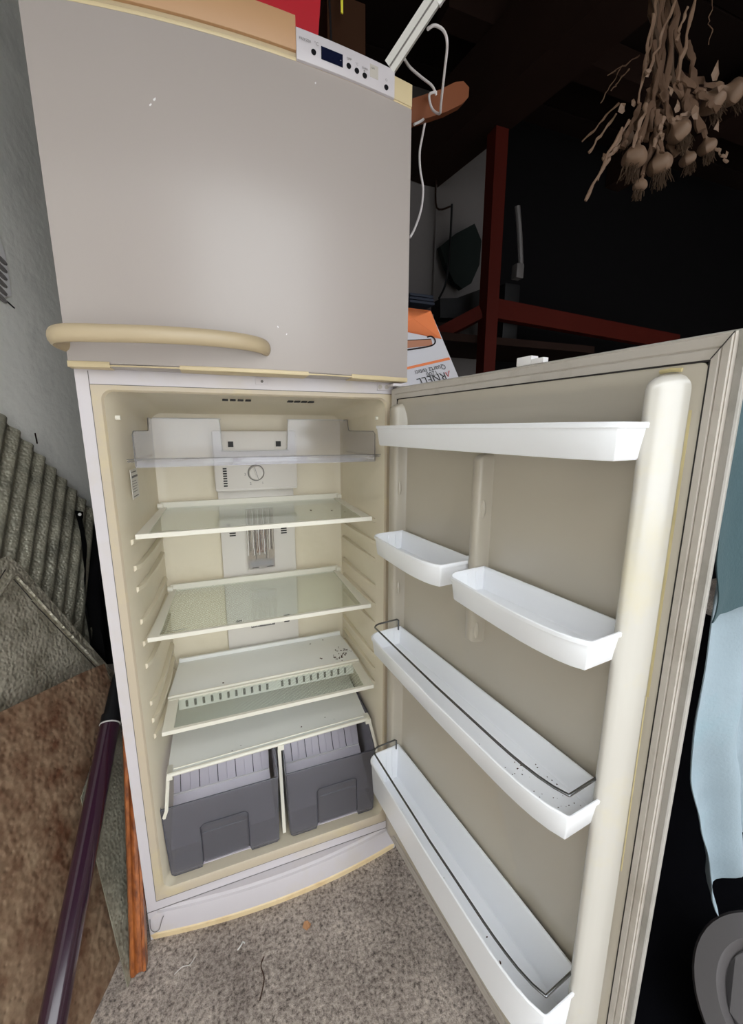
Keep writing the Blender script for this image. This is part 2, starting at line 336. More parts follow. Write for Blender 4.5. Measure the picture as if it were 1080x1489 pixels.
# liner
def ring(y, x0, x1, z0, z1, r, n=5): return [(x, y, z) for x, z in rrect(x0, x1, z0, z1, r, n)]
bm = B()
R0 = ring(-0.0002, WF, FW-WF, ZB, ZT, 0.0012); R1 = ring(-0.0006, 0.034, 0.566, 0.118, 1.1985, 0.018); R2 = ring(0.003, 0.0375, 0.562, 0.124, 1.1955, 0.018)
loft(bm, [R0, R1, R2]); obj('liner_rim', bm, 'lip', FR, label='yellowed liner rim around the opening')
bm = B()
loft(bm, [R2, ring(0.012, 0.042, 0.560, 0.122, 1.1965, 0.02), ring(0.04, 0.0505, 0.556, 0.118, 1.197, 0.025), ring(0.12, 0.0585, 0.5535, 0.118, 1.192, 0.03),
          ring(0.285, 0.0635, 0.549, 0.122, 1.178, 0.028), ring(0.297, 0.068, 0.545, 0.130, 1.170, 0.025), ring(0.300, 0.080, 0.533, 0.14, 1.158, 0.02)], cap1=True)
liner = obj('liner', bm, 'liner', FR)
for f in liner.data.polygons: f.flip() if False else None
# moulded shelf runners on both side walls
def runner(z, left=True):
    bm = B()
    def wx(y): return (0.0585+(y-0.12)*0.03) if left else (0.5535-(y-0.12)*0.027)
    s = 1 if left else -1; rows = []
    for y in (0.03, 0.05, 0.15, 0.27, 0.285):
        d = 0.010 if 0.04 < y < 0.28 else 0.002
        x = wx(y) - (0.006*s if y < 0.1 else 0)
        rows.append([(x-0.012*s, y, z), (x+d*s, y, z-0.002), (x+d*s, y, z-0.010), (x-0.012*s, y, z-0.022)])
    loft(bm, rows, cap0=True, cap1=True); bmesh.ops.recalc_face_normals(bm, faces=bm.faces)
    obj('shelf_runner', bm, 'liner', liner)
for z in (0.925, 0.872, 0.828, 0.76, 0.712, 0.662, 0.576, 0.535, 0.497):
    runner(z, True); runner(z, False)
# pegs on the side walls, vents in the liner top
for x, y, z, s in ((0.0505, 0.03, 1.152, 1), (0.556, 0.035, 1.157, -1)):
    bm = B(); tube(bm, [(x-0.004*s, y, z), (x+0.004*s, y, z)], 0.0045, 10); obj('side_peg', bm, 'shelfwhite', liner)
for xa in (0.232, 0.368):
    for k in range(4):
        bm = B(); x = xa+k*0.0155; box(bm, x, x+0.011, 0.088, 0.106, 1.1905, 1.1948); obj('vent_slot', bm, 'dark', liner, smooth=False)
# rating label on the left side wall
def side_label():
    bm = B(); A_ = [(0.0567, 0.035, 1.056), (0.0600, 0.085, 1.056), (0.0600, 0.085, 1.000), (0.0567, 0.035, 1.000)]
    quadplate(bm, [(x+0.0022, y, z) for x, y, z in A_], 0.0006, Vector((1, 0, 0)))
    lab = obj('rating_label', bm, 'label', liner, label='small printed white label', smooth=False)
    bm = B()
    for i, (z, w, h) in enumerate(((1.052, 0.034, 0.002), (1.044, 0.042, 0.004), (1.034, 0.03, 0.001), (1.029, 0.034, 0.001), (1.024, 0.034, 0.001), (1.019, 0.03, 0.001), (1.014, 0.034, 0.001), (1.005, 0.036, 0.0018))):
        quadplate(bm, [(0.0597, 0.041, z), (0.0597+0.0025*w/0.04, 0.041+w, z), (0.0597+0.0025*w/0.04, 0.041+w, z-h), (0.0597, 0.041, z-h)], 0.0003, Vector((1, 0, 0)))
    obj('label_print', bm, 'print_', lab, smooth=False)
side_label()
# --- air duct on the back wall
bm = B(); box(bm, 0.2085, 0.4055, 0.286, 0.303, 0.40, 0.99, 0.002); duct = obj('air_duct', bm, 'duct', FR)
bm = B(); box(bm, 0.2045, 0.4125, 0.258, 0.300, 0.976, 1.128, 0.004); box(bm, 0.207, 0.411, 0.2565, 0.262, 0.976, 0.981, 0.001)
hous = obj('control_housing', bm, 'duct', FR)
for x in (0.2475, 0.3655):
    bm = B(); box(bm, x-0.0095, x+0.0095, 0.2565, 0.259, 1.0845, 1.1055, 0.001); f_ = obj('square_port', bm, 'duct', hous)
    bm = B(); box(bm, x-0.0065, x+0.0065, 0.2558, 0.2572, 1.088, 1.102); obj('port_hole', bm, 'dark', hous, smooth=False)
for k in range(8):
    bm = B(); z = 1.034-k*0.0063; box(bm, 0.2245, 0.234, 0.2570, 0.2585, z-0.0018, z+0.0018); obj('vent_slot', bm, 'dark', hous, smooth=False)
# thermostat knob
bm = B(); kc = (0.3055, 0.258, 1.0215)
rings = []
for r, y in ((0.021, 0.2585), (0.021, 0.2555), (0.0195, 0.2555), (0.0195, 0.2575)):
    rings.append([(kc[0]+r*math.cos(2*PI*k/28), y, kc[2]+r*math.sin(2*PI*k/28)) for k in range(28)])
loft(bm, rings); obj('dial_ring', bm, 'print_', hous)
bm = B(); rings = []
for r, y in ((0.0182, 0.2585), (0.0182, 0.249), (0.0165, 0.247)):
    rings.append([(kc[0]+r*math.cos(2*PI*k/28), y, kc[2]+r*math.sin(2*PI*k/28)) for k in range(28)])
loft(bm, rings, cap1=True); bmesh.ops.recalc_face_normals(bm, faces=bm.faces)
a = math.radians(105); d = Vector((math.cos(a), 0, math.sin(a))); e = Vector((-d.z, 0, d.x))
quadplate(bm, [Vector((kc[0], 0.2415, kc[2]))+d*u*0.0165+e*v*0.0028 for u, v in ((-1, -1), (1, -1), (1, 1), (-1, 1))], 0.006, Vector((0, -1, 0)))
knob = obj('thermostat_knob', bm, 'duct', hous)
bm = B(); quadplate(bm, [Vector((kc[0], 0.2410, kc[2]))+d*u*0.016+e*v*0.0005 for u, v in ((-1, -1), (1, -1), (1, 1), (-1, 1))], 0.0008, Vector((0, -1, 0)))
obj('pointer_line', bm, 'print_', knob, smooth=False)
for s_, x, z in (('3', 0.276, 1.015), ('2', 0.2885, 0.991), ('1', 0.319, 0.991), ('4', 0.283, 1.043)):
    bm = B(); text_bm(bm, s_, (x, 0.2576, z), (1, 0, 0), (0, 0, 1), 0.009); obj('dial_mark', bm, 'print_', hous, smooth=False)
# slots on the duct
def slots(x, z, n, w=0.016, dz=0.0065):
    for k in range(n):
        bm = B(); zz = z-k*dz; box(bm, x, x+w, 0.2848, 0.287, zz-0.0016, zz+0.0016); obj('vent_slot', bm, 'dark', duct, smooth=False)
slots(0.2305, 0.8645, 3); slots(0.3665, 0.8605, 3); slots(0.2315, 0.7265, 2); slots(0.3675, 0.729, 2); slots(0.2325, 0.604, 4, 0.0155); slots(0.3645, 0.600, 4, 0.0155)
bm = B(); box(bm, 0.275, 0.335, 0.2848, 0.287, 0.7295, 0.733); obj('vent_slot', bm, 'dark', duct, smooth=False)
bm = B(); box(bm, 0.272, 0.338, 0.2845, 0.2865, 0.577, 0.591); sl = obj('sticker', bm, 'print_', duct, label='grey sticker with worn print', smooth=False)
bm = B()
random.seed(3)
for k in range(14): box(bm, 0.274+k*0.0044, 0.2766+k*0.0044, 0.2840, 0.2848, 0.580+random.random()*0.002, 0.586+random.random()*0.003)
obj('sticker_print', bm, 'label', sl, smooth=False)
# ribbed lamp cover
bm = B(); box(bm, 0.2735, 0.3445, 0.2835, 0.287, 0.757, 0.925, 0.001); lb = obj('lamp_recess', bm, 'shelfpan', duct)
bm = B(); box(bm, 0.296, 0.322, 0.272, 0.284, 0.80, 0.86, 0.004); obj('lamp_bulb', bm, 'elem', duct, label='dim bulb behind the cover')
bm = B(); box(bm, 0.2735, 0.3445, 0.266, 0.270, 0.757, 0.925, 0.001); lc = obj('lamp_cover', bm, 'lamp', FR, label='clear ribbed lamp cover')
random.seed(11)
for k in range(15):
    x = 0.276+k*0.00465; bm = B()
    pts = [(x+random.uniform(-0.0009, 0.0009), 0.2655, 0.922-j*0.0125) for j in range(int(random.uniform(10, 13)))]
    tube(bm, smoothpath(pts, 3), 0.0009, 5); obj('rib', bm, ('white', 'print_', 'gasket')[k % 3], lc)
bm = B()
for a in (0.285, 0.323): box(bm, a-0.001, a+0.016, 0.2645, 0.266, 0.7605, 0.7625)
obj('clip_slot', bm, 'dark', lc, smooth=False)
bm = B(); box(bm, 0.2735, 0.3445, 0.2652, 0.2665, 0.757, 0.785); box(bm, 0.279, 0.339, 0.2645, 0.2655, 0.765, 0.778); obj('cover_foot', bm, 'tray', lc)

# --- clear chiller tray
bm = B(); TY0, TY1 = 0.012, 0.252
def plate(bm, poly, ax, a, b): prism(bm, poly, ax, a, b)
# floor
prism(bm, [(0.073, TY0), (0.5425, TY0), (0.5400, TY1), (0.0735, TY1)], 'z', 1.0625, 1.0650)
tray = obj('chiller_tray', bm, 'tray', FR, label='clear plastic tray', smooth=False)
bm = B()
poly = [(0.0735, 1.065), (0.540, 1.065), (0.5405, 1.155), (0.537, 1.157), (0.401, 1.157), (0.3955, 1.155), (0.392, 1.149), (0.3885, 1.09), (0.385, 1.082), (0.379, 1.079), (0.236, 1.079), (0.2295, 1.082), (0.2265, 1.09), (0.2245, 1.149), (0.2215, 1.155), (0.216, 1.157), (0.078, 1.157), (0.0735, 1.155)]
prism(bm, poly, 'y', TY1-0.003, TY1); obj('back_wall', bm, 'tray', tray, smooth=False)
bm = B(); tube(bm, smoothpath([(x, TY1-0.0015, z) for x, z in poly[2:-1]], 3), 0.0016, 6); obj('rolled_edge', bm, 'alu', tray)
for s, xa, xb in ((1, 0.073, 0.0735), (-1, 0.5425, 0.540)):
    bm = B(); poly = [(TY0, 1.064), (TY1, 1.064), (TY1, 1.157), (TY1-0.035, 1.157), (TY1-0.045, 1.131), (TY1-0.06, 1.128), (TY0+0.012, 1.128), (TY0, 1.122)]
    prism(bm, poly, 'x', xa, xa+0.0025*s); obj('side_wall', bm, 'tray', tray, smooth=False)
    bm = B(); tube(bm, [(xa, y, z) for y, z in poly[2:]]+[(xa, TY0, 1.064)], 0.0009, 6); obj('side_edge', bm, 'print_', tray)
    bm = B(); box(bm, xa-0.013 if s > 0 else xa, xa if s > 0 else xa+0.013, TY0, TY1-0.02, 1.072, 1.075); obj('side_flange', bm, 'tray', tray, smooth=False)
bm = B(); box(bm, 0.073, 0.5425, TY0-0.003, TY0, 1.0615, 1.0785, 0.001); obj('front_lip', bm, 'tray', tray, label='milky front lip')
bm = B(); box(bm, 0.243, 0.56-0.17, TY0-0.0045, TY0-0.003, 1.0625, 1.0775, 0.0006); obj('label_strip', bm, 'tray', tray)
bm = B(); box(bm, 0.060, 0.555, TY0-0.0035, TY0-0.0025, 1.0768, 1.0780); obj('lip_edge', bm, 'print_', tray, smooth=False)

# --- shelves
def glass_shelf(z, x0, x1, y0, y1, xb0, xb1, backh=0.012, barw=0.020, name='shelf', lab=None):
    t = 0.006
    bm = B(); w = barw
    prism(bm, [(x0, y0), (x1, y0), (x1, y0+0.007), (x0, y0+0.007)], 'z', z-0.008, z+0.001)
    fr = None
    prism(bm, [(x0, y0+0.004), (x0+w, y0+0.004), (xb0+w*0.7, y1), (xb0, y1)], 'z', z-0.004, z)
    prism(bm, [(x1-w, y0+0.004), (x1, y0+0.004), (xb1, y1), (xb1-w*0.7, y1)], 'z', z-0.004, z)
    prism(bm, [(xb0, y1-0.008), (xb1, y1-0.008), (xb1, y1), (xb0, y1)], 'z', z-0.006, z+backh)
    fr = obj(name, bm, 'shelfwhite', FR, smooth=False)
    bm = B(); prism(bm, [(x0+w, y0+0.006), (x1-w, y0+0.006), (xb1-w*0.7, y1-0.006), (xb0+w*0.7, y1-0.006)], 'z', z-0.0045, z-0.0015)
    obj('glass_panel', bm, 'glass', fr, label='clear glass panel with a diagonal line pattern', smooth=False)
    for x in (xb0, xb1):
        bm = B(); tube(bm, [(x-0.006, y1-0.012, z+0.004), (x+0.006, y1-0.012, z+0.004)], 0.007, 10); obj('stop_peg', bm, 'shelfwhite', fr)
    bm = B(); text_bm(bm, 'securit', (x0+w+0.012, y0+0.02, z-0.0014), (1, 0, 0), (0, 1, 0), 0.007) if False else box(bm, x0+w+0.012, x0+w+0.05, y0+0.022, y0+0.0232, z-0.0015, z-0.0012)
    obj('etched_mark', bm, 'print_', fr, smooth=False)
    return fr
glass_shelf(0.9406, 0.063, 0.5275, -0.010, 0.285, 0.0735, 0.5325)
glass_shelf(0.7282, 0.0615, 0.5297, 0.001, 0.2705, 0.0790, 0.5225)
# split shelf: glass front half, closed white rear half
SZ = 0.5159
bm = B(); prism(bm, [(0.0690, 0.118), (0.5365, 0.118), (0.5275, 0.272), (0.0815, 0.272)], 'z', SZ+0.0, SZ+0.004)
box(bm, 0.0815, 0.5275, 0.264, 0.272, SZ, SZ+0.014, 0.002)
rear = obj('shelf', bm, 'shelfpan', FR, smooth=False)
bm = B(); box(bm, 0.068, 0.537, 0.1150, 0.1185, SZ-0.0005, SZ+0.0055, 0.0008); obj('front_edge', bm, 'shelfwhite', rear)
for k in range(22):
    if k == 11: continue
    bm = B(); x = 0.105+k*0.0185; box(bm, x, x+0.0055, 0.110, 0.1118, SZ-0.026, SZ-0.010); obj('vent_slot', bm, 'dark', rear, smooth=False)
bm = B(); box(bm, 0.09, 0.52, 0.1115, 0.114, SZ-0.032, SZ-0.002); obj('grille_strip', bm, 'shelfpan', rear, smooth=False)
bm = B(); z = SZ; w = 0.022
prism(bm, [(0.068, -0.001), (0.5362, -0.001), (0.5362, 0.006), (0.068, 0.006)], 'z', z-0.008, z+0.001)
prism(bm, [(0.068, 0.002), (0.068+w, 0.002), (0.070+w, 0.114), (0.070, 0.114)], 'z', z-0.004, z)
prism(bm, [(0.5362-w, 0.002), (0.5362, 0.002), (0.536, 0.114), (0.536-w, 0.114)], 'z', z-0.004, z)
prism(bm, [(0.070, 0.1075), (0.536, 0.1075), (0.536, 0.114), (0.070, 0.114)], 'z', z-0.005, z+0.001)
fr = obj('shelf', bm, 'shelfwhite', FR, smooth=False)
bm = B(); prism(bm, [(0.068+w, 0.005), (0.5362-w, 0.005), (0.536-w, 0.109), (0.070+w, 0.109)], 'z', z-0.0045, z-0.0015); obj('glass_panel', bm, 'glass', fr, label='clear glass panel with a diagonal line pattern', smooth=False)
# --- crisper cover, drawers
CZ = 0.3985
bm = B(); prism(bm, [(0.066, 0.018), (0.532, 0.034), (0.546, 0.285), (0.066, 0.285)], 'z', CZ-0.004, CZ)
cov = obj('crisper_cover', bm, 'shelfpan', FR, smooth=False)
bm = B(); tube(bm, [(0.066, 0.018, CZ-0.002), (0.532, 0.034, CZ-0.002)], 0.0045, 8); tube(bm, [(0.078, 0.030, CZ+0.001), (0.525, 0.046, CZ+0.001)], 0.0014, 6)
box(bm, 0.0645, 0.076, 0.014, 0.045, CZ-0.012, CZ); box(bm, 0.526, 0.540, 0.028, 0.055, CZ-0.012, CZ); box(bm, 0.302, 0.316, 0.020, 0.04, CZ-0.016, CZ-0.002)
obj('cover_edge', bm, 'shelfwhite', cov)
bm = B(); prism(bm, [(0.03, 0.135), (0.285, 0.135), (0.285, CZ-0.006), (0.06, CZ-0.006), (0.045, 0.30)], 'x', 0.3045, 0.3125); obj('drawer_divider', bm, 'shelfwhite', FR, smooth=False)
bm = B(); tube(bm, [(0.066, 0.03, CZ-0.01), (0.058, 0.012, 0.315), (0.052, 0.010, 0.30)], 0.004, 6); obj('drawer_rail', bm, 'shelfwhite', FR); bm = B(); tube(bm, [(0.540, 0.045, CZ-0.01), (0.549, 0.020, 0.33), (0.552, 0.015, 0.31)], 0.004, 6); obj('drawer_rail', bm, 'shelfwhite', FR)
def drawer(xl, xr, bl, br, hl, hr, sgn):
    """xl,xr top width; bl,br bottom width; hl,hr handle cutout"""
    y = 0.02; zt = 0.312; zb = 0.129; th = 0.003
    bm = B()
    outer = [(xl, zt), (xr, zt), (br, zb+0.006), (br-0.005, zb), (hr+0.002, zb), (hr-0.001, zb+0.013), (hr-0.006, zb+0.017), (hl+0.006, zb+0.017), (hl+0.001, zb+0.013), (hl-0.002, zb), (bl+0.006, zb), (bl, zb+0.006)]
    prism(bm, outer, 'y', y, y+th)
    f = obj('drawer', bm, 'smoke', FR, label='smoky grey crisper drawer', smooth=False)
    # hand pull, pressed out of the front
    bm = B(); pz = 0.2455
    loft(bm, [[(x, yy, z_) for x, z_ in ((hl+0.002+i, zb+0.018), (hl+0.002+i, pz-0.008-i), (hl+0.010+i, pz-i), (hr-0.010-i, pz-i), (hr-0.002-i, pz-0.008-i), (hr-0.002-i, zb+0.018))] for yy, i in ((y-0.0005, 0.0), (y-0.006, 0.003), (y-0.006, 0.004))], closed=False)
    poly = [(hl+0.006, zb+0.018), (hr-0.006, zb+0.018), (hr-0.006, pz-0.010), (hr-0.013, pz-0.004), (hl+0.013, pz-0.004), (hl+0.006, pz-0.010)]
    prism(bm, poly, 'y', y-0.006, y-0.0045); obj('hand_pull', bm, 'smoke', f, smooth=False)
    bm = B(); tube(bm, [(hl+0.001, y-0.001, zb+0.014), (hl+0.001, y-0.001, pz-0.008), (hl+0.008, y-0.001, pz), (hr-0.008, y-0.001, pz), (hr-0.001, y-0.001, pz-0.008), (hr-0.001, y-0.001, zb+0.014)], 0.0008, 5)
    tube(bm, [(hl+0.008, y-0.0065, pz-0.018), (hr-0.008, y-0.0065, pz-0.018)], 0.0008, 5)
    tube(bm, [(a_, y-0.0005, b_) for a_, b_ in outer[2:]]+[(xl, y-0.0005, zt)], 0.0007, 5); obj('moulded_edge', bm, 'smokedge', f)
    bm = B(); tube(bm, [(xl, y, zt), (xr, y, zt)], 0.0013, 6); obj('front_edge', bm, 'smokedge', f)
    # sides
    for a_, b_ in ((xl, bl), (xr, br)):
        bm = B(); s = -1 if a_ == xr else 1
        for (ya, yb2) in ((y+th, 0.272),):
            P = [(a_, ya, zt), (a_, 0.075, CZ-0.015), (a_, yb2, CZ-0.015), (b_, yb2, zb+0.006), (b_, ya, zb+0.006)]
            quadplate(bm, P, 0.0022, Vector((1, 0, 0)))
        obj('side_panel', bm, 'smoke', f, smooth=False)
        bm = B(); tube(bm, [(a_, y, zt), (a_, 0.075, CZ-0.014), (a_, 0.20, CZ-0.014)], 0.0012, 6); obj('side_edge', bm, 'smokedge', f)
    # bottom and sloping ribbed back
    bm = B(); quadplate(bm, [(bl+0.002, y+th, zb+0.004), (br-0.002, y+th, zb+0.004), (br-0.002, 0.15, zb+0.006), (bl+0.002, 0.15, zb+0.006)], 0.0022, Vector((0, 0, 1))); obj('bottom', bm, 'smokeback', f, smooth=False)
    bm = B(); ya, yb2 = 0.118, 0.200; za, zc2 = 0.255, CZ-0.012
    quadplate(bm, [(xl+0.012, ya, za), (xr-0.012, ya, za), (xr-0.004, yb2, zc2), (xl+0.004, yb2, zc2)], 0.0022)
    quadplate(bm, [(xl+0.008, y+0.02, zb+0.05), (xr-0.008, y+0.02, zb+0.05), (xr-0.012, ya, za), (xl+0.012, ya, za)], 0.0022)
    bk = obj('back_panel', bm, 'smokeback', f, label='pale ribbed back of the drawer', smooth=False)
    n = 10
    for k in range(n):
        x = xl+0.03+(xr-xl-0.06)*k/(n-1); bm = B(); tube(bm, [(x, ya-0.002, za+0.004), (x, yb2-0.002, zc2)], 0.0010, 5); obj('rib', bm, 'smokeback' if k % 2 else 'smoke', f)
    bm = B(); tube(bm, [(xl+0.012, ya-0.002, za), (xr-0.012, ya-0.002, za)], 0.0016, 6); obj('rib', bm, 'white', f)
    return f
drawer(0.0445, 0.2985, 0.0525, 0.2945, 0.119, 0.2265, 1)
drawer(0.3180, 0.5480, 0.3235, 0.5440, 0.3905, 0.4985, 1)

# --- plinth (kick plate) with bulging front
bm = B(); rows = []
N_ = 24
def kick(zs_ys):
    bm = B(); rings = []
    for z, dy in zs_ys: rings.append([(FW*k/N_, -bul(FW*k/N_)+dy, z) for k in range(N_+1)]+[(FW, 0.03, z), (0, 0.03, z)])
    loft(bm, rings, cap0=True, cap1=True); bmesh.ops.recalc_face_normals(bm, faces=bm.faces); return bm
pl = obj('plinth', kick([(0.016, 0.002), (0.060, 0.001), (0.068, 0.003), (0.0695, 0.008), (0.0765, 0.010)]), 'steel', FR)
obj('plinth_edge', kick([(0.0, 0.001), (0.0135, 0.0), (0.016, 0.002)]), 'kickedge', pl, label='yellowed bottom edge')
bm = B(); tube(bm, smoothpath([(0.004, -0.0032, 0.062), (0.003, -0.003, 0.036), (0.010, -0.004, 0.024), (0.020, -0.006, 0.030), (0.027, -0.0075, 0.052), (0.032, -0.008, 0.064)]), 0.0007, 5); obj('cap_seam', bm, 'print_', pl)

# --- freezer door
FD_N = 28
def curved(z0, z1, x0=0.0, x1=FW, dy=0.0, back=-0.003, r=0.004, zt0=None, zt1=None):
    """slab with the bulging door front between x0 and x1"""
    bm = B(); rings = []
    n = max(3, int(FD_N*(x1-x0)/FW))
    prof = [(z0, r), (z0+r*0.3, r*0.3), (z0+r, 0), (z1-r, 0), (z1-r*0.3, r*0.3), (z1, r)]
    for z, iy in prof:
        ring_ = []
        for k in range(n+1):
            x = x0+(x1-x0)*k/n; ring_.append((x, -TD-bul(x)-dy+iy, z))
        ring_ += [(x1, back, z), (x0, back, z)]; rings.append(ring_)
    loft(bm, rings, cap0=True, cap1=True); bmesh.ops.recalc_face_normals(bm, faces=bm.faces); return bm
FZ = obj('freezer_door', curved(ZD0+0.0040, ZD1, r=0.004), 'enamel', FR, label='closed upper door with a beige bar handle')
for a, b, z0, z1 in ((-0.001, 0.060, ZD0-0.001, ZD0+0.0085), (0.165, 0.385, ZD0-0.0005, ZD0+0.0065), (0.060, 0.165, ZD0+0.001, ZD0+0.0035), (0.385, 0.472, ZD0+0.001, ZD0+0.0035), (0.472, FW+0.0005, ZD0-0.001, ZD0+0.0072)):
    obj('bottom_trim', curved(z0, z1, a, b, dy=0.0012, r=0.001), 'cream', FZ, label='yellowed bottom trim')
obj('gasket_line', curved(ZD0+0.0005, ZD0+0.0042, 0.003, FW-0.003, dy=-0.0012, r=0.0002), 'enamel', FZ)
obj('top_trim', curved(ZD1-0.001, ZD1+0.0045, 0, FW, dy=-0.001, r=0.001), 'cream', FZ, label='cream top trim')
# handle
bm = B(); path = []
hp = [(0.000, -0.020, 1.266), (-0.006, -0.045, 1.2675), (-0.001, -0.072, 1.2690), (0.022, -0.088, 1.2705), (0.07, -0.095, 1.272), (0.14, -0.099, 1.2745), (0.21, -0.096, 1.276), (0.262, -0.089, 1.2755), (0.292, -0.078, 1.274), (0.306, -0.062, 1.273), (0.309, -0.048, 1.2725)]
P = smoothpath(hp, 5); rings = []
for i, p in enumerate(P):
    t = (P[min(i+1, len(P)-1)]-P[max(i-1, 0)]).normalized(); s = Vector((0, 0, 1)); b_ = t.cross(s).normalized()
    rings.append([p+s*0.0130*math.sin(2*PI*k/14)+b_*0.0085*math.cos(2*PI*k/14) for k in range(14)])
loft(bm, rings, cap0=True, cap1=True); bmesh.ops.recalc_face_normals(bm, faces=bm.faces)
obj('handle', bm, 'handle', FZ, label='beige bar handle')
# scratch flakes on the door
bm = B()
for x, z, w, h in ((0.160, 1.619, 0.006, 0.0022), (0.154, 1.611, 0.003, 0.0018), (0.409, 1.70, 0.002, 0.002), (0.345, 1.30, 0.002, 0.0015), (0.33, 1.312, 0.0015, 0.003)):
    y = -TD-bul(x)-0.0003; quadplate(bm, [(x, y, z), (x+w, y, z+w*0.9), (x+w+h*0.5, y, z+w*0.9-h), (x+h*0.5, y, z-h)], 0.0003, Vector((0, -1, 0)))
obj('paint_chip', bm, 'white', FZ, smooth=False)
# --- top band with control panel
bm = curved(1.735, 1.783, 0, 0.379, dy=0.001, back=0.25, r=0.002); box(bm, 0.0, FW, 0.0, 0.30, 1.724, 1.758)
TB = obj('top_band', bm, 'tan', FR, label='tan top band')
obj('top_band', curved(1.727, 1.7355, 0, 0.379, dy=-0.004, back=0.1, r=0.001), 'handle', TB)
obj('end_cap', curved(1.716+0.008, 1.760, 0.5600, FW, dy=0.001, back=0.25, r=0.002), 'cream', TB)
bm = curved(1.722, 1.7655, 0.379, 0.5600, dy=0.004, back=0.25, r=0.0015); cp = obj('control_panel', bm, 'panel', FR, label='white control panel with dark display')
def fy(x, d=0.0): return -TD-bul(x)-0.004-d
def slope_frame(x):
    h = 0.002; y0, y1 = fy(x-h), fy(x+h); return Vector((2*h, y1-y0, 0)).normalized()
ux = slope_frame(0.44)
bm = B(); quadplate(bm, [(0.4205, fy(0.4205, 0.0008), 1.7335), (0.4585, fy(0.4585, 0.0008), 1.7335), (0.4585, fy(0.4585, 0.0008), 1.7515), (0.4205, fy(0.4205, 0.0008), 1.7515)], 0.003)
disp = obj('display', bm, 'lcd', cp, label='dark blue display', smooth=False)
bm = B(); text_bm(bm, '-', (0.4525, fy(0.4525, 0.0022), 1.7385), slope_frame(0.453), (0, 0, 1), 0.01); obj('segment', bm, 'print_', disp, smooth=False)
for x, z in ((0.4075, 1.7390), (0.4695, 1.7395), (0.4845, 1.7375), (0.4995, 1.7355), (0.5425, 1.7325)):
    bm = B(); tube(bm, [(x, fy(x, -0.002), z), (x, fy(x, 0.0008), z)], 0.0042, 18); obj('button', bm, 'black', cp)
bm = B(); xx = 0.518; quadplate(bm, [(xx-0.008, fy(xx-0.008, 0.0004), 1.738), (xx+0.008, fy(xx+0.008, 0.0004), 1.738), (xx+0.008, fy(xx+0.008, 0.0004), 1.757), (xx-0.008, fy(xx-0.008, 0.0004), 1.757)], 0.002)
obj('sticker', bm, 'gasket', cp, smooth=False)
bm = B()
for s_, x, z, sz in (('FREEZER', 0.3835, 1.7490, 0.0052), ('°C', 0.4085, 1.7490, 0.007), ('OFF', 0.4655, 1.7475, 0.0052), ('°C', 0.4815, 1.7450, 0.0050), ('SUPER', 0.4945, 1.7440, 0.0042), ('on', 0.5125, 1.7500, 0.006), ('O', 0.5400, 1.7410, 0.0056)):
    text_bm(bm, s_, (x, fy(x, 0.0010), z), slope_frame(x+0.006), (0, 0, 1), sz)
text_bm(bm, '-', (0.497, fy(0.497, 0.0010), 1.7395), slope_frame(0.5), (0, 0, 1), 0.009, bold=True)
obj('panel_print', bm, 'print_', cp, smooth=False)

# --- middle hinge, latch plate
bm = B(); box(bm, 0.292, 0.316, -0.0018, 0, 1.2165, 1.2285, 0.0006); hp_ = obj('latch_plate', bm, 'steel', cab)
bm = B(); tube(bm, [(0.3045, 0, 1.222), (0.3045, -0.003, 1.222)], 0.0026, 12); obj('screw', bm, 'print_', hp_)
bm = B(); box(bm, 0.542, 0.579, -0.0030, 0, 1.2135, 1.2275, 0.0012); box(bm, 0.565, 0.600, -0.034, -0.002, 1.2205, 1.2255, 0.001); hg = obj('hinge', bm, 'steel', cab)
for x in (0.548, 0.563):
    bm = B(); tube(bm, [(x, -0.001, 1.2205), (x, -0.0042, 1.2205)], 0.0045, 14); obj('screw', bm, 'gasket', hg)
bm = B(); tube(bm, [(0.585, -0.022, 1.212), (0.585, -0.022, 1.2235)], 0.007, 12); obj('hinge_pin', bm, 'white', hg)

# ================================================================== OPEN DOOR (door-local s, t, z)
AN = 0.1293; HX, HY = 0.5733, -0.0088
us = Vector((math.sin(AN), -math.cos(AN), 0)); un = Vector((-math.cos(AN), -math.sin(AN), 0))
XF = Matrix(((us.x, -un.x, 0, HX), (us.y, -un.y, 0, HY), (0, 0, 1, 0), (0, 0, 0, 1)))
def DX(bm): bmesh.ops.transform(bm, matrix=XF, verts=bm.verts); return bm
def dbox(bm, s0, s1, t0, t1, z0, z1, bev=0.0): box(bm, s0, s1, -t1, -t0, z0, z1, bev)
DZ0, DZ1 = 0.0738, 1.2185; LZ0, LZ1 = 0.0977, 1.1939; LS0, LS1 = 0.0235, 0.5765; SE = 0.602
bm = B()
rings = []
for t, i in ((-0.002, 0.0015), (-0.003, 0.0), (-0.005, -0.0004), (-0.006, 0.0008), (-0.007, -0.0004), (-0.011, 0.0008), (-0.015, 0.007), (-0.024, 0.026), (-0.036, 0.055)):
    rings.append([(s, -t, z) for s, z in rrect(0.0+i, SE-i, DZ0+i, DZ1-i, 0.004, 3)])
rings.insert(0, [(s, 0.008, z) for s, z in rrect(0.02, SE-0.02, DZ0+0.02, DZ1-0.02, 0.004, 3)])
loft(bm, rings, cap0=True, cap1=True); bmesh.ops.recalc_face_normals(bm, faces=bm.faces)
DR = obj('door', DX(bm), 'doorskin', FR, label='open lower door seen from its inner side')
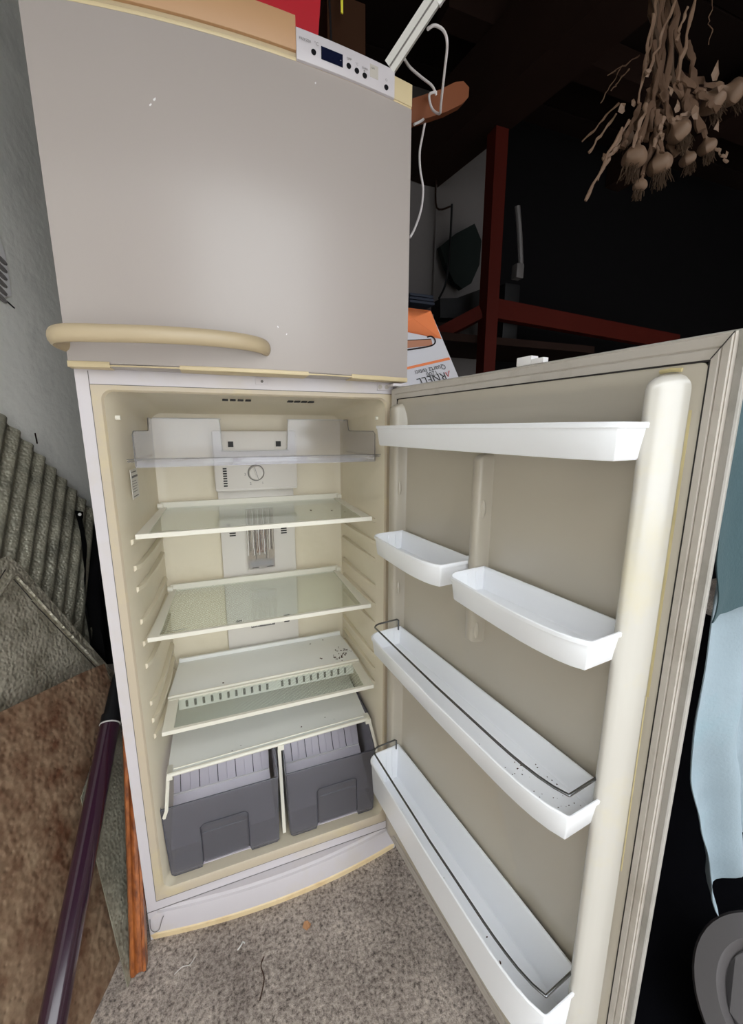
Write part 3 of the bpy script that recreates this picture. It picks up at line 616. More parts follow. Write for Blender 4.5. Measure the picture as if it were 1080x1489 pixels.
# gasket: mitred profile of ridges
def gasket():
    bm = B(); prof = [(0.0, -0.001), (0.0012, 0.0022), (0.009, 0.0028), (0.0105, 0.0008), (0.012, 0.0022), (0.020, 0.0028), (0.0212, 0.0008), (0.0225, 0.0012), (0.0232, -0.0015), (0.0236, -0.006)]
    rings = []
    for d, t in prof:
        f = 0.0175/0.024
        rings.append([(LS0-d, -t, LZ0-d), (LS1+d*f, -t, LZ0-d), (LS1+d*f, -t, LZ1+d), (LS0-d, -t, LZ1+d)])
    loft(bm, rings); bmesh.ops.recalc_face_normals(bm, faces=bm.faces); return bm
obj('gasket', DX(gasket()), 'gasket', DR, flat_deg=20)
bm = B()
for a, b in (((LS0-0.001, LZ1), (LS1+0.001, LZ1)), ((LS1, LZ1), (LS1, LZ0)), ((LS0, LZ1), (LS0, LZ0))):
    if a[1] == b[1]: dbox(bm, a[0], b[0], -0.002, 0.0016, a[1]-0.0007, a[1]+0.0009)
    else: dbox(bm, a[0]-0.0008, a[0]+0.0008, -0.002, 0.0016, b[1], a[1])
for (s0, z0_, s1, z1_) in ((LS1+0.001, LZ1+0.001, LS1+0.0165, LZ1+0.0225),):
    tube(bm, [(s0, -0.0034, z0_), (s1, -0.0034, z1_)], 0.0005, 4)
obj('gasket_seam', DX(bm), 'dark', DR, smooth=False)
# inner liner: raised rim sloping to a recessed panel
bm = B(); rings = []
for t, i, r in ((-0.004, 0.0008, 0.006), (0.0008, 0.0008, 0.006), (0.0012, 0.003, 0.006), (0.0012, 0.014, 0.01), (-0.001, 0.020, 0.014), (-0.006, 0.030, 0.018)):
    rings.append([(s, -t, z) for s, z in rrect(LS0+i, LS1-i, LZ0+i, LZ1-i, r, 4)])
loft(bm, rings, cap1=True); bmesh.ops.recalc_face_normals(bm, faces=bm.faces)
DL = obj('door_liner', DX(bm), 'doorliner', DR)
def capsule_rib(s0, s1, h, z0, z1, prof, mat_, name, topr=0.01):
    """vertical moulded rib: prof = list of (fraction of width, fraction of height); ends rounded down"""
    bm = B(); rings = []
    zs = []
    for k in range(7):
        a = k/6*PI/2; zs.append((z0+topr*(1-math.cos(a)) if False else z0+topr*(1-math.cos(a)), math.sin(a)))
    zz = [(z0+topr*(1-math.cos(k/6*PI/2)), math.sin(k/6*PI/2)) for k in range(7)] + [(z1-topr*(1-math.cos(k/6*PI/2)), math.sin(k/6*PI/2)) for k in range(6, -1, -1)]
    for z, f in zz:
        w = 0.55+0.45*f; c = (s0+s1)/2
        rings.append([(c+(s0+(s1-s0)*a-c)*w, -(-0.006+(h+0.006)*b*(0.02+0.98*f)), z) for a, b in prof])
    loft(bm, rings, closed=False, cap0=False, cap1=False); bmesh.ops.recalc_face_normals(bm, faces=bm.faces)
    return obj(name, DX(bm), mat_, DR, flat_deg=60)
ribp = [(0, 0), (0.02, 0.55), (0.08, 0.85), (0.2, 0.98), (0.5, 1.0), (0.74, 0.98), (0.82, 0.9), (0.86, 0.7), (0.93, 0.25), (1.0, 0.0)]
capsule_rib(0.018, 0.054, 0.020, 0.11, 1.1845, ribp, 'doorliner', 'support_rib', 0.012)
capsule_rib(0.2815, 0.3055, 0.020, 0.775, 1.095, ribp, 'doorliner', 'support_rib', 0.010)
postp = [(0, 0), (0.005, 0.25), (0.02, 0.5), (0.06, 0.75), (0.13, 0.92), (0.24, 1.0), (0.36, 0.97), (0.50, 0.85), (0.64, 0.64), (0.78, 0.42), (0.90, 0.27), (1.0, 0.2)]
capsule_rib(0.531, 0.5655, 0.028, 0.11, 1.186, postp, 'post', 'door_post', 0.016)
bm = B(); dbox(bm, 0.5655, 0.5680, 0.0008, 0.0016, 0.84, 1.15); tube(bm, [(0.5655, -0.0012, 0.84), (0.5665, -0.0012, 0.60)], 0.0008, 4); tube(bm, [(0.535, -0.002, 1.1885), (0.545, -0.002, 1.1895), (0.555, -0.002, 1.1885)], 0.0022, 6); obj('glue_stain', DX(bm), 'stain', DR, label='yellow stain beside the door post')
# slot bosses on the ribs
def boss(s, t, z, h=0.014):
    bm = B(); pts = [(s, -t, z-h), (s, -t, z-h*0.4), (s, -t, z+h*0.4), (s, -t, z+h)]; tube(bm, pts, 0.0045, 8, rs=[0.002, 0.0045, 0.0045, 0.002]); obj('slot_boss', DX(bm), 'doorliner', DR)
for z in (1.010, 0.787): boss(0.0505, 0.009, z)
for z in (1.008, 0.800): boss(0.3020, 0.009, z)
# small clip on the top edge of the door
bm = B(); dbox(bm, 0.340, 0.366, -0.016, -0.002, DZ1, DZ1+0.012, 0.0015); dbox(bm, 0.366, 0.386, -0.012, -0.002, DZ1, DZ1+0.007, 0.001)
obj('top_clip', DX(bm), 'white', DR)
# lower end plate wear
# ---- door bins
def outline(s0, s1, d, big=True):
    L = s1-s0; pts = [(s0, 0.0), (s0, d*0.60)]
    r = 0.024
    for k in range(1, 7):
        a = math.radians(180-90*k/6 if False else 180-75*k/6); pts.append((s0+r+r*math.cos(a), d*0.60+ (d*0.30)*math.sin(a)/math.sin(math.radians(75))))
    e = 0.085*min(1, L/0.3)
    pts += [(s0+L*0.3, d*0.95), (s0+L*0.5, d*0.985), (s1-e*1.25, d*1.0), (s1-e, d*0.997), (s1-e*0.75, d*0.985), (s1-e*0.5, d*0.962), (s1-e*0.25, d*0.915), (s1-0.004, d*0.845), (s1-0.001, d*0.82), (s1, d*0.78), (s1+0.001, 0.0)]
    return pts
def offset(poly, o):
    n = len(poly); out = []
    for i in range(n):
        a = Vector(poly[i-1]); b = Vector(poly[i]); c = Vector(poly[(i+1) % n])
        d1 = (b-a).normalized(); d2 = (c-b).normalized(); n1 = Vector((-d1.y, d1.x)); n2 = Vector((-d2.y, d2.x)); m = (n1+n2)
        m = m.normalized() if m.length > 1e-6 else n1; k = o/max(0.35, m.dot(n1)); out.append((b.x+m.x*k, b.y+m.y*k))
    return out
def door_bin(s0, s1, d, zr, h, lab=None, rail=False, t0=0.0015):
    base = [(s, t+t0) for s, t in outline(s0, s1, d)]
    # polygon runs clockwise in (s,t): inward offset sign
    ar = sum(base[i-1][0]*base[i][1]-base[i][0]*base[i-1][1] for i in range(len(base)))
    sg = 1 if ar > 0 else -1
    def R_(o, z): return [(s, -t, z) for s, t in offset(base, o*sg)]
    bm = B()
    rings = [R_(0.012, zr-h+0.0005), R_(0.0075, zr-h), R_(0.0055, zr-h+0.002), R_(0.0012, zr-0.006), R_(-0.0008, zr-0.0055), R_(-0.0010, zr-0.001), R_(0.0, zr), R_(0.0018, zr), R_(0.0026, zr-0.001), R_(0.0032, zr-0.006), R_(0.0075, zr-h+0.006), R_(0.0095, zr-h+0.0035), R_(0.013, zr-h+0.003)]
    loft(bm, rings, cap0=True, cap1=True); bmesh.ops.recalc_face_normals(bm, faces=bm.faces)
    o = obj('door_bin', DX(bm), 'bin', FR, label=lab, flat_deg=40)
    for s in (s0+0.010,):
        for k in range(2):
            bm = B(); t = 0.022+k*0.016; tube(bm, [(s-0.002, -t, zr-h+0.004), (s-0.0065, -t, zr-0.006)], 0.0012, 5); obj('end_rib', DX(bm), 'bin', o)
    bm = B(); dbox(bm, s1-0.009, s1+0.0005, 0.006, 0.012, zr-0.002, zr+0.005, 0.0012); obj('hook', DX(bm), 'bin', o)
    if rail:
        inn = offset(base, 0.007*sg); zz = zr+0.022
        # keep only the front run (from hinge end to free end)
        run = [p for p in inn if p[1] > 0.022 or False]
        pts = [(run[0][0], 0.012, zr-0.004), (run[0][0], 0.012, zz-0.003), (run[0][0], 0.016, zz)]+[(a, b, zz) for a, b in run]+[(run[-1][0], 0.018, zz+0.001), (run[-1][0], 0.0125, zz-0.002), (run[-1][0], 0.012, zr-0.004)]
        bm = B(); tube(bm, [(a, -b, c) for a, b, c in pts], 0.0019, 7); obj('wire_rail', DX(bm), 'chrome', o, label='chrome wire rail', flat_deg=80)
    return o
door_bin(0.053, 0.543, 0.082, 1.139, 0.038, 'white door bin, topmost')
door_bin(0.0535, 0.281, 0.086, 0.9185, 0.040)
door_bin(0.304, 0.543, 0.090, 0.9135, 0.038)
door_bin(0.0525, 0.543, 0.093, 0.6945, 0.040, 'white door bin with wire rail and crumbs', True)
door_bin(0.051, 0.543, 0.094, 0.3845, 0.085, 'deep white door bin with wire rail', True)

# ================================================================== crumbs and litter
def crumbs(name, lab, spots, m='crumb', seed=1):
    random.seed(seed); bm = B()
    for (p, sz, st) in spots:
        r = bmesh.ops.create_icosphere(bm, subdivisions=1, radius=1.0)
        q = Matrix.Translation(p) @ Matrix.Rotation(random.uniform(0, PI), 4, 'Z') @ Matrix.Diagonal((sz*st, sz, sz*0.5, 1)); bmesh.ops.transform(bm, matrix=q, verts=r['verts'])
    return tag(obj(name, bm, m), lab, 'crumbs', kind='stuff')
def dw(s, t, z): return Vector((HX, HY, z))+us*s+un*t
random.seed(5); sp = []
for k in range(110):
    s = 0.535-abs(random.gauss(0, 0.085)); t = random.uniform(0.016, 0.080) if random.random() < .5 else 0.082-abs(random.gauss(0, 0.012))
    if s < 0.2 or t < 0.014 or (s > 0.50 and t > 0.07): continue
    sp.append((dw(s, t, 0.6945-0.0365), random.uniform(0.0003, 0.0010), random.uniform(1, 2)))
for k in range(14): sp.append((dw(0.470+random.gauss(0, 0.008), 0.078+random.gauss(0, 0.002), 0.6588), random.uniform(0.0012, 0.0028), 1.4))
for k in range(5): sp.append((dw(0.527, 0.052+random.gauss(0, 0.005), 0.659), random.uniform(0.001, 0.002), 1.4))
crumbs('crumbs', 'dark brown crumbs scattered in the middle railed door bin', sp, seed=2)
sp = [(dw(s, t, 0.3031), z, st) for s, t, z, st in ((0.30, 0.055, 0.0016, 3.5), (0.405, 0.045, 0.0012, 1.5), (0.44, 0.05, 0.0015, 2), (0.12, 0.05, 0.0006, 1), (0.14, 0.045, 0.0006, 1), (0.33, 0.06, 0.0007, 1))]
crumbs('crumbs', 'few dark specks in the deep bottom door bin', sp, seed=4)
random.seed(9); sp = []
for k in range(46):
    a = random.uniform(-1.9, 1.2); r = 0.024+random.gauss(0, 0.008); sp.append((Vector((0.480+r*math.cos(a)*1.3, 0.165+r*math.sin(a)*0.9, SZ+0.0045)), random.uniform(0.0006, 0.0022), random.uniform(1, 2.4)))
for x, y in ((0.44, 0.155), (0.443, 0.152), (0.47, 0.25), (0.43, 0.24), (0.19, 0.13)): sp.append((Vector((x, y, SZ+0.0045)), 0.0018, 1.5))
crumbs('crumbs', 'brown dirt crumbs on the rear white half shelf', sp, seed=6)
sp = [(Vector((x, y, CZ+0.0006)), s, 1.3) for x, y, s in ((0.366, 0.062, 0.0017), (0.43, 0.075, 0.0013), (0.45, 0.06, 0.0008), (0.22, 0.05, 0.001), (0.2, 0.04, 0.001))]
crumbs('crumbs', 'dark specks on the flat crisper cover above the drawers', sp, seed=8)
sp = [(Vector((x, y, 0.9396)), s, st) for x, y, s, st in ((0.418, 0.12, 0.0022, 1.8), (0.465, 0.10, 0.0020, 1.5), (0.42, 0.05, 0.0006, 1), (0.30, 0.004, 0.0016, 1), (0.49, 0.075, 0.001, 3))]
crumbs('crumbs', 'dark specks on the uppermost glass shelf', sp, seed=10)
# floor litter
bm = B(); c0 = Vector((0.335, -0.098, 0.002))
P_ = [c0+Vector(v) for v in ((-0.010, 0.002, 0), (-0.004, 0.009, 0.004), (0.003, 0.007, 0.006), (0.010, 0.001, 0.001), (0.006, -0.006, 0.003), (-0.002, -0.008, 0.001))]
quadplate(bm, P_, 0.0012, Vector((0, 0, 1))); tag(obj('dried_leaf', bm, 'leaf', smooth=False), 'small dried brown leaf on the concrete in front of the plinth', 'leaf')
bm = B(); c0 = Vector((0.19, -0.085, 0.001)); tube(bm, smoothpath([c0+Vector(v) for v in ((-0.008, -0.004, 0.002), (0, 0.001, 0.004), (0.004, 0.008, 0.001), (0.008, 0.004, 0.001))]), 0.0014, 5)
tag(obj('paper_scrap', bm, 'paper'), 'tiny curled white scrap on the concrete near the plinth', 'litter')
bm = B(); tube(bm, smoothpath([(0.055, -0.085, 0.002), (0.07, -0.078, 0.003), (0.085, -0.079, 0.002), (0.095, -0.068, 0.002)]), 0.0007, 5)
tag(obj('string', bm, 'paper'), 'short pale string lying on the concrete by the plank', 'string')
bm = B(); tube(bm, smoothpath([(0.22, -0.19, 0.002), (0.232, -0.16, 0.004), (0.228, -0.135, 0.003), (0.236, -0.12, 0.002)]), 0.0012, 5)
tag(obj('twig', bm, 'crumb'), 'thin dark twig lying on the concrete floor', 'twig')

# ================================================================== LEFT SIDE: leaning sheets, pipe, plank
def on_ray(u, v, ax, c):
    """the 3D point seen at pixel (u,v) on the plane ax = c: used to survey positions"""
    d = fwd+rt*((u-540)/FPX)-up*((v-744.5)/FPX); k = 'xyz'.index(ax); t = (c-CAM[k])/d[k]; return CAM+d*t
def on_plane(u, v, p0, n):
    d = fwd+rt*((u-540)/FPX)-up*((v-744.5)/FPX); t = (Vector(p0)-CAM).dot(n)/d.dot(n); return CAM+d*t
# corrugated sheet leaning on the wall
def corrugated():
    p0 = wpt(0, 0.012, 1.17); tilt = 0.08
    n = (WN+Vector((0, 0, tilt))).normalized()
    A_ = on_plane(5, 606, p0, n); B_ = on_plane(131, 737, p0, n)
    e1 = (B_-A_).normalized(); e2 = (on_plane(6, 800, p0, n)-on_plane(32, 640, p0, n)).normalized()
    bm = B(); nu = 150; L_ = (B_-A_).length+0.10; per = 0.050
    s0 = -0.012; D_ = 0.62
    # the sheet only needs its bottom where it rests; sample along ridge length
    rows = []
    for j in range(2):
        rows.append([A_+e1*(s0+L_*i/nu)+e2*(D_*j if j else 0)+n*(0.0075*math.cos(2*PI*(s0+L_*i/nu)/per)) for i in range(nu+1)])
    R = [[bm.verts.new(p) for p in r] for r in rows]
    R2 = [[bm.verts.new(p-n*0.0015) for p in r] for r in rows]
    for i in range(nu):
        bm.faces.new((R[0][i], R[0][i+1], R[1][i+1], R[1][i])); bm.faces.new((R2[0][i], R2[1][i], R2[1][i+1], R2[0][i+1])); bm.faces.new((R[0][i], R2[0][i], R2[0][i+1], R[0][i+1])); bm.faces.new((R[1][i], R[1][i+1], R2[1][i+1], R2[1][i]))
    bm.faces.new((R[0][0], R[1][0], R2[1][0], R2[0][0])); bm.faces.new((R[0][nu], R2[0][nu], R2[1][nu], R[1][nu]))
    bmesh.ops.recalc_face_normals(bm, faces=bm.faces)
    o = obj('corrugated_sheet', bm, 'corr'); tag(o, 'grey corrugated metal sheet leaning aslant against the left wall', 'metal sheet'); return o
corrugated()
def leaning(name, pix, p0, tilt, th, m, lab, cat, yaw=0.0):
    n = (WN+Vector((0, 0, tilt))).normalized(); bm = B(); P = [on_plane(u, v, p0, n) for u, v in pix]
    quadplate(bm, P, th, n); return tag(obj(name, bm, m, smooth=False), lab, cat), P, n
PS = {}
o, PS['st'], n_st = leaning('hammered_sheet', [(-120, 960), (-60, 840), (12, 808), (30, 822), (172, 985), (170, 1100), (-120, 1100)], wpt(0, 0.09, 0.75), 0.25, 0.002, 'stucco', 'silvery hammered aluminium sheet with a folded border, leaning on the corrugated sheet', 'metal sheet')
# folded borders on it
p0 = wpt(0, 0.09, 0.75)
bm = B()
for a, b, w in (((24, 838), (160, 985), 0.010), ((-30, 905), (18, 836), 0.008)):
    Pa = on_plane(*a, p0+n_st*0.004, n_st); Pb = on_plane(*b, p0+n_st*0.004, n_st); tube(bm, [Pa, pt(Pa, Pb, 0.5), Pb], 0.0045, 6)
fold = obj('folded_border', bm, 'stucco', o)
bm = B()
for a, b in (((20, 842), (46, 872)), ((46, 874), (168, 1000)), ((-30, 915), (14, 842)), ((-30, 890), (8, 828))):
    Pa = on_plane(*a, p0+n_st*0.003, n_st); Pb = on_plane(*b, p0+n_st*0.003, n_st); tube(bm, [Pa, Pb], 0.0012, 5)
obj('fold_crease', bm, 'dark', o)
# brown board in front
o, _, _ = leaning('brown_board', [(-200, 1125), (0, 1036), (122, 977), (152, 965), (166, 1010), (120, 1150), (180, 1385), (60, 1640), (-260, 1640)], (-0.07, -0.05, 0.0), 0.39, 0.006, 'rustboard', 'large rusty brown board leaning in front of the metal sheets', 'board')
# second hammered sheet, narrow, behind the pipe
o, _, _ = leaning('hammered_sheet', [(150, 1075), (172, 1030), (183, 1130), (195, 1420), (187, 1440), (118, 1160)], (-0.033, -0.072, 0.0), 0.39, 0.002, 'stucco2', 'narrow dull grey hammered sheet standing between the pipe and the orange plank', 'metal sheet')
# pipe
nb = (WN+Vector((0, 0, 0.39))).normalized(); pb = Vector((-0.07, -0.05, 0))+nb*0.075; a = on_plane(76, 1489, pb, nb); b = on_plane(160, 1052, pb, nb); d = (b-a).normalized()
foot = a - d*((a.z-0.012)/d.z); top = b
bm = B(); tube(bm, [foot, pt(foot, top, .5), top], 0.0215, 20); po = thing('pipe', 'glossy dark purple pipe leaning in the corner beside the fridge', 'pipe', (foot.x, foot.y, 0))
obj('pipe_body', bm, 'purple', po)
bm = B(); tip = top+d*0.14
tube(bm, [top-d*0.002, top+d*0.02, top+d*0.021, pt(top, tip, .6), tip], 0.018, 16, rs=[0.022, 0.022, 0.018, 0.017, 0.012]); obj('pipe_grip', bm, 'blackhose', po, label='black upper end')
bm = B(); tube(bm, [top-d*0.004, top-d*0.001], 0.0226, 16); obj('collar', bm, 'alu', po)
# orange plank (moulding) leaning along the fridge side
def plank():
    # section in (across a, outward b); stands beside the left side of the cabinet
    foot = Vector((-0.0155, -0.050, 0.0)); top = Vector((-0.0155, 0.36, 1.02)); ax = (top-foot).normalized()
    ex = Vector((1, 0, 0)); ex = (ex-ax*ex.dot(ax)).normalized(); ey = ax.cross(ex)
    sec = [(-0.0165, 0.010), (-0.0165, -0.008), (-0.013, -0.013), (-0.007, -0.014), (-0.004, -0.008), (-0.001, -0.006), (0.006, -0.006), (0.008, -0.009), (0.0135, -0.009), (0.0145, 0.010)]
    bm = B(); loft(bm, [[foot+ex*a_-ey*(-b_)+ax*(0 if True else 0) for a_, b_ in sec], [top+ex*a_*1.0-ey*(-b_) for a_, b_ in sec]], cap0=True, cap1=True); bmesh.ops.recalc_face_normals(bm, faces=bm.faces)
    t = obj('plank', bm, 'wood', smooth=False); tag(t, 'orange varnished wooden moulding standing against the left side of the fridge', 'plank'); return t
plank()
# burgundy strip further up
bm = B(); quadplate(bm, [(-0.035, 0.33, 0.30), (-0.035, 0.30, 1.06), (-0.012, 0.30, 1.06), (-0.012, 0.33, 0.30)], 0.01, Vector((0, -1, 0)))
tag(obj('batten', bm, 'burgundy', smooth=False), 'narrow burgundy batten wedged behind the orange plank beside the fridge', 'batten')
# crumpled dark sheet added to stand in for shade in the gap
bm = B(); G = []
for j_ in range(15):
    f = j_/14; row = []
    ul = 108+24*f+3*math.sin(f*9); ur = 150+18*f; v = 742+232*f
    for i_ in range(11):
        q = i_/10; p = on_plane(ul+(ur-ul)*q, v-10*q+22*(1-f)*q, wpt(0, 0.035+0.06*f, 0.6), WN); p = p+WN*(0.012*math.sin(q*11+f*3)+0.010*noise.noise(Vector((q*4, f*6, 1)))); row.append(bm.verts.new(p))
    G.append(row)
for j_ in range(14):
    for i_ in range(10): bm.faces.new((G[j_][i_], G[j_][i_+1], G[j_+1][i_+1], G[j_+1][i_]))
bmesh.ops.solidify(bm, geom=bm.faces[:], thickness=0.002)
tag(obj('black_shape', bm, 'blackhose'), 'crumpled black sheet added to darken the gap left of the fridge', 'bag')
a = on_plane(116, 748, wpt(0, 0.05, 0.9), WN); bm = B(); bmesh.ops.create_icosphere(bm, subdivisions=2, radius=0.005); bmesh.ops.translate(bm, vec=a, verts=bm.verts)
tag(obj('bolt', bm, 'white'), 'small shiny bolt head on the dark edge of the corrugated sheet', 'bolt')
# wall bits: nail, chalked paper
a = on_plane(51, 630, wpt(0, 0.01, 1), WN); b = on_plane(54, 645, wpt(0, 0.002, 1), WN); bm = B(); tube(bm, [a, b], 0.0018, 6); tag(obj('nail', bm, 'darkwood'), 'thin brown nail sticking from the left wall', 'nail')
pth = [on_plane(u, v, wpt(0, 0.004, 1), WN) for u, v in ((-60, 330), (-2, 340), (8, 372), (17, 430), (-60, 446))]
bm = B(); quadplate(bm, pth, 0.002, WN); pp = thing('poster', 'pale paper with dark slanting strokes pinned on the left wall', 'poster', tuple(pth[2])); obj('sheet', bm, 'white', pp, smooth=False)
for k in range(6):
    v = 376+k*11; pts = [on_plane(u, v+dv, wpt(0, 0.0045, 1), WN) for u, dv in ((-30, -18), (-12, -12), (2, 0), (9, 8), (4, 6), (-6, -4))]
    bm = B(); tube(bm, smoothpath(pts, 3), 0.0035, 5); obj('stroke', bm, 'print_', pp)
pts = [on_plane(u, v, wpt(0, 0.002, 1), WN) for u, v in ((-20, 428), (10, 438), (21, 448))]
bm = B(); tube(bm, pts, 0.002, 5); tag(obj('wire', bm, 'blackhose'), 'short dark wire on the left wall below the paper', 'wire')

# ================================================================== ON TOP OF THE FRIDGE
FT = 1.758
# red card
bm = B(); P = [(0.0, 0.02, FT), (0.428, 0.02, FT), (0.455, 0.02, 2.02), (0.0, 0.02, 2.02)]
quadplate(bm, P, 0.004, Vector((0, -1, 0))); quadplate(bm, [(0.428, 0.024, FT), (0.425, 0.20, FT), (0.452, 0.20, 2.02), (0.455, 0.024, 2.02)], 0.004, Vector((1, 0, 0))); quadplate(bm, [(0.0, 0.20, FT), (0.425, 0.20, FT), (0.452, 0.20, 2.02), (0.0, 0.20, 2.02)], 0.004, Vector((0, 1, 0)))
tag(obj('red_box', bm, 'redplastic', smooth=False), 'bright red box standing on top of the fridge left of the control panel', 'box')
bm = B(); box(bm, 0.49, 0.575, 0.16, 0.36, FT, 2.02, 0.002); tag(obj('carton', bm, 'card'), 'dark brown cardboard carton on top of the fridge behind the panel', 'box')
bm = B(); a_ = on_ray(495.5, 18, 'y', 0.13); box(bm, a_.x, a_.x+0.005, 0.13, 0.133, a_.z, 2.06, 0.0005); tag(obj('strap', bm, 'yellow'), 'thin yellow strap hanging in front of the brown carton', 'strap')
bm = B(); tube(bm, smoothpath([(0.455, 0.02, 1.90), (0.456, 0.015, 1.85), (0.4565, 0.012, 1.80), (0.458, 0.012, FT+0.006)]), 0.002, 6); tube(bm, [(0.458, 0.012, FT+0.012), (0.458, 0.012, FT)], 0.005, 8, rs=[0.002, 0.006]); tag(obj('thin_cable', bm, 'blackhose'), 'thin black cable hanging beside the red box', 'cable')
# small lamp bar leaning on the top right corner
lt = thing('lamp_bar', 'grey white strip lamp propped up on the top right corner of the fridge', 'lamp', (0.55, -0.03, 1.7665))
a = Vector((0.553, -0.030, 1.772)); b = on_ray(632, -2, 'y', -0.10); d = (b-a).normalized(); L_ = (b-a).length; sx = Vector((0, -1, 0)).cross(d).normalized(); sy = -d.cross(sx)
def bar(prof, s0, s1, m, name, parent=lt):
    bm = B(); loft(bm, [[a+d*s+sx*u*0.68+sy*v*0.75 for u, v in prof] for s in (s0, s1)], cap0=True, cap1=True); bmesh.ops.recalc_face_normals(bm, faces=bm.faces); return obj(name, bm, m, parent, smooth=False)
bar([(-0.016, -0.012), (-0.003, -0.014), (-0.002, -0.011), (0.000, -0.011), (0.001, -0.014), (0.016, -0.012), (0.017, 0.008), (0.010, 0.013), (-0.010, 0.013), (-0.017, 0.008)], 0, L_*1.0, 'alu', 'housing')
bar([(-0.0185, -0.014), (0.0185, -0.014), (0.0195, 0.009), (0.011, 0.0145), (-0.011, 0.0145), (-0.0195, 0.009)], L_*1.0, L_*1.0+0.016, 'white', 'end_cap')
bar([(-0.0018, -0.0145), (0.0002, -0.0145), (0.0002, -0.0125), (-0.0018, -0.0125)], 0.002, L_*0.99, 'print_', 'groove')
# wooden paddle
def rp(u, v, y): return on_ray(u, v, 'y', y)
pa = [(560, 150), (600, 143), (640, 130), (662, 119), (674, 118), (682, 127), (681, 141), (672, 151), (650, 162), (620, 172), (600, 178), (560, 190)]
bm = B(); quadplate(bm, [rp(u, v, 0.12) for u, v in pa], 0.02, Vector((0, -1, 0))); tag(obj('wooden_paddle', bm, 'paddle', smooth=False), 'rounded brown wooden paddle end sticking out behind the fridge', 'paddle')
# white cable
def cable(pts, r, lab, parent=None, m='cable', name='cable'):
    bm = B(); tube(bm, smoothpath([rp(*p) for p in pts], 6), r, 8); o = obj(name, bm, m); tag(o, lab, 'cable'); return o
cable([(622, 42, -0.06), (632, 37, -0.05), (645, 45, -0.04), (650, 65, -0.03), (646, 105, 0.0), (641, 150, 0.04), (639, 165, 0.06), (628, 158, 0.08), (624, 138, 0.09), (634, 134, 0.10)], 0.0026, 'white cable looping from the strip lamp down over the wooden paddle')
cable([(588, 86, 0.0), (596, 98, 0.03), (612, 112, 0.06), (628, 125, 0.09), (634, 138, 0.10)], 0.0026, 'white cable running from under the strip lamp to the paddle')
cable([(602, 181, 0.10), (612, 176, 0.11), (619, 170, 0.14)], 0.0026, 'short white cable end beside the fridge corner')
cable([(619, 172, 0.14), (614, 198, 0.14), (610, 222, 0.14), (611, 248, 0.14), (615, 275, 0.14), (612, 305, 0.14), (603, 332, 0.13), (596, 345, 0.12)], 0.0026, 'white cable hanging from the paddle down behind the fridge')

# ================================================================== GARLIC
random.seed(21)
GD = 0.80
def gp(u, v, dd=0.0):
    d = fwd+rt*((u-540)/FPX)-up*((v-744.5)/FPX); return CAM+d*(GD+dd)
gar = thing('garlic_bunch', 'bunch of dried garlic bulbs on long stalks hanging above the open door', 'garlic', tuple(gp(940, 280)))
def bulb(u, v, r, ang, dd=0.0, roots=True):
    c = gp(u, v, dd); bm = B(); axis = Vector((math.sin(ang), random.uniform(-.2, .2), math.cos(ang))).normalized()
    q = axis.to_track_quat('Z', 'Y').to_matrix().to_4x4(); nr = 14; ns = 20; rings = []
    for i in range(nr+1):
        f = i/nr; z = (-0.75+f*2.35)*r
        rad = r*(math.sin(min(1, f*1.65)*PI*0.93)**0.75 if f < 0.55 else 0.0)
        rad = r*max(0.13, (math.sqrt(max(0, 1-((f-0.33)/0.36)**2)) if f < 0.60 else 0.60*math.exp(-(f-0.60)*7)))
        if i == 0: rad = r*0.25
        rings.append([Vector(((rad*(1+0.07*math.cos(k*2*PI/ns*5)))*math.cos(2*PI*k/ns), (rad*(1+0.07*math.cos(k*2*PI/ns*5)))*math.sin(2*PI*k/ns), z)) for k in range(ns)])
    loft(bm, rings, cap0=True, cap1=True); bmesh.ops.recalc_face_normals(bm, faces=bm.faces)
    bmesh.ops.transform(bm, matrix=Matrix.Translation(c) @ q, verts=bm.verts); b_ = obj('bulb', bm, 'garlic', gar)
    if roots:
        bm = B()
        for k in range(80):
            a_ = random.uniform(0, 2*PI); rr = r*random.uniform(0, 0.75); s = c + q.to_3x3() @ Vector((rr*math.cos(a_), rr*math.sin(a_), -r*(0.72-0.35*(rr/r)**2)))
            dr = (-axis*0.8+Vector((random.uniform(-.8, .8), random.uniform(-.5, .5), random.uniform(-.9, -.2)))).normalized(); l = r*random.uniform(0.5, 1.2)
            tube(bm, [s, s+dr*l*0.5+Vector((random.uniform(-.002, .002), 0, 0)), s+dr*l+Vector((random.uniform(-.004, .004), 0, -0.003))], 0.0006, 3, caps=False)
        r_ = obj('roots', bm, 'root', b_, kind='stuff')
    return c, axis, r
def stalk(p0, p1, w, m='stalk', wob=0.006, flat=0.5, curve=None):
    bm = B(); n = 9; pts = []
    mid = pt(p0, p1, 0.5)+(curve or Vector((0, 0, 0)))
    for i in range(n+1):
        t = i/n; p = p0*(1-t)**2+mid*2*t*(1-t)+p1*t*t; pts.append(p+Vector((random.uniform(-wob, wob), random.uniform(-wob, wob), random.uniform(-wob, wob)*0.4))*math.sin(PI*t))
    P = smoothpath(pts, 2); rings = []; ph = random.uniform(0, 6)
    for i, p in enumerate(P):
        t = (P[min(i+1, len(P)-1)]-P[max(i-1, 0)]).normalized(); s = t.cross(Vector((0.3, 1, 0.1))).normalized(); b_ = t.cross(s); f = i/len(P); ww = w*(0.6+0.5*math.sin(ph+f*9)**2)
        rings.append([p+s*ww*math.cos(2*PI*k/6+ph*f)+b_*ww*flat*math.sin(2*PI*k/6+ph*f) for k in range(6)])
    loft(bm, rings, cap0=True, cap1=True); bmesh.ops.recalc_face_normals(bm, faces=bm.faces); return obj('stalk', bm, m, gar)
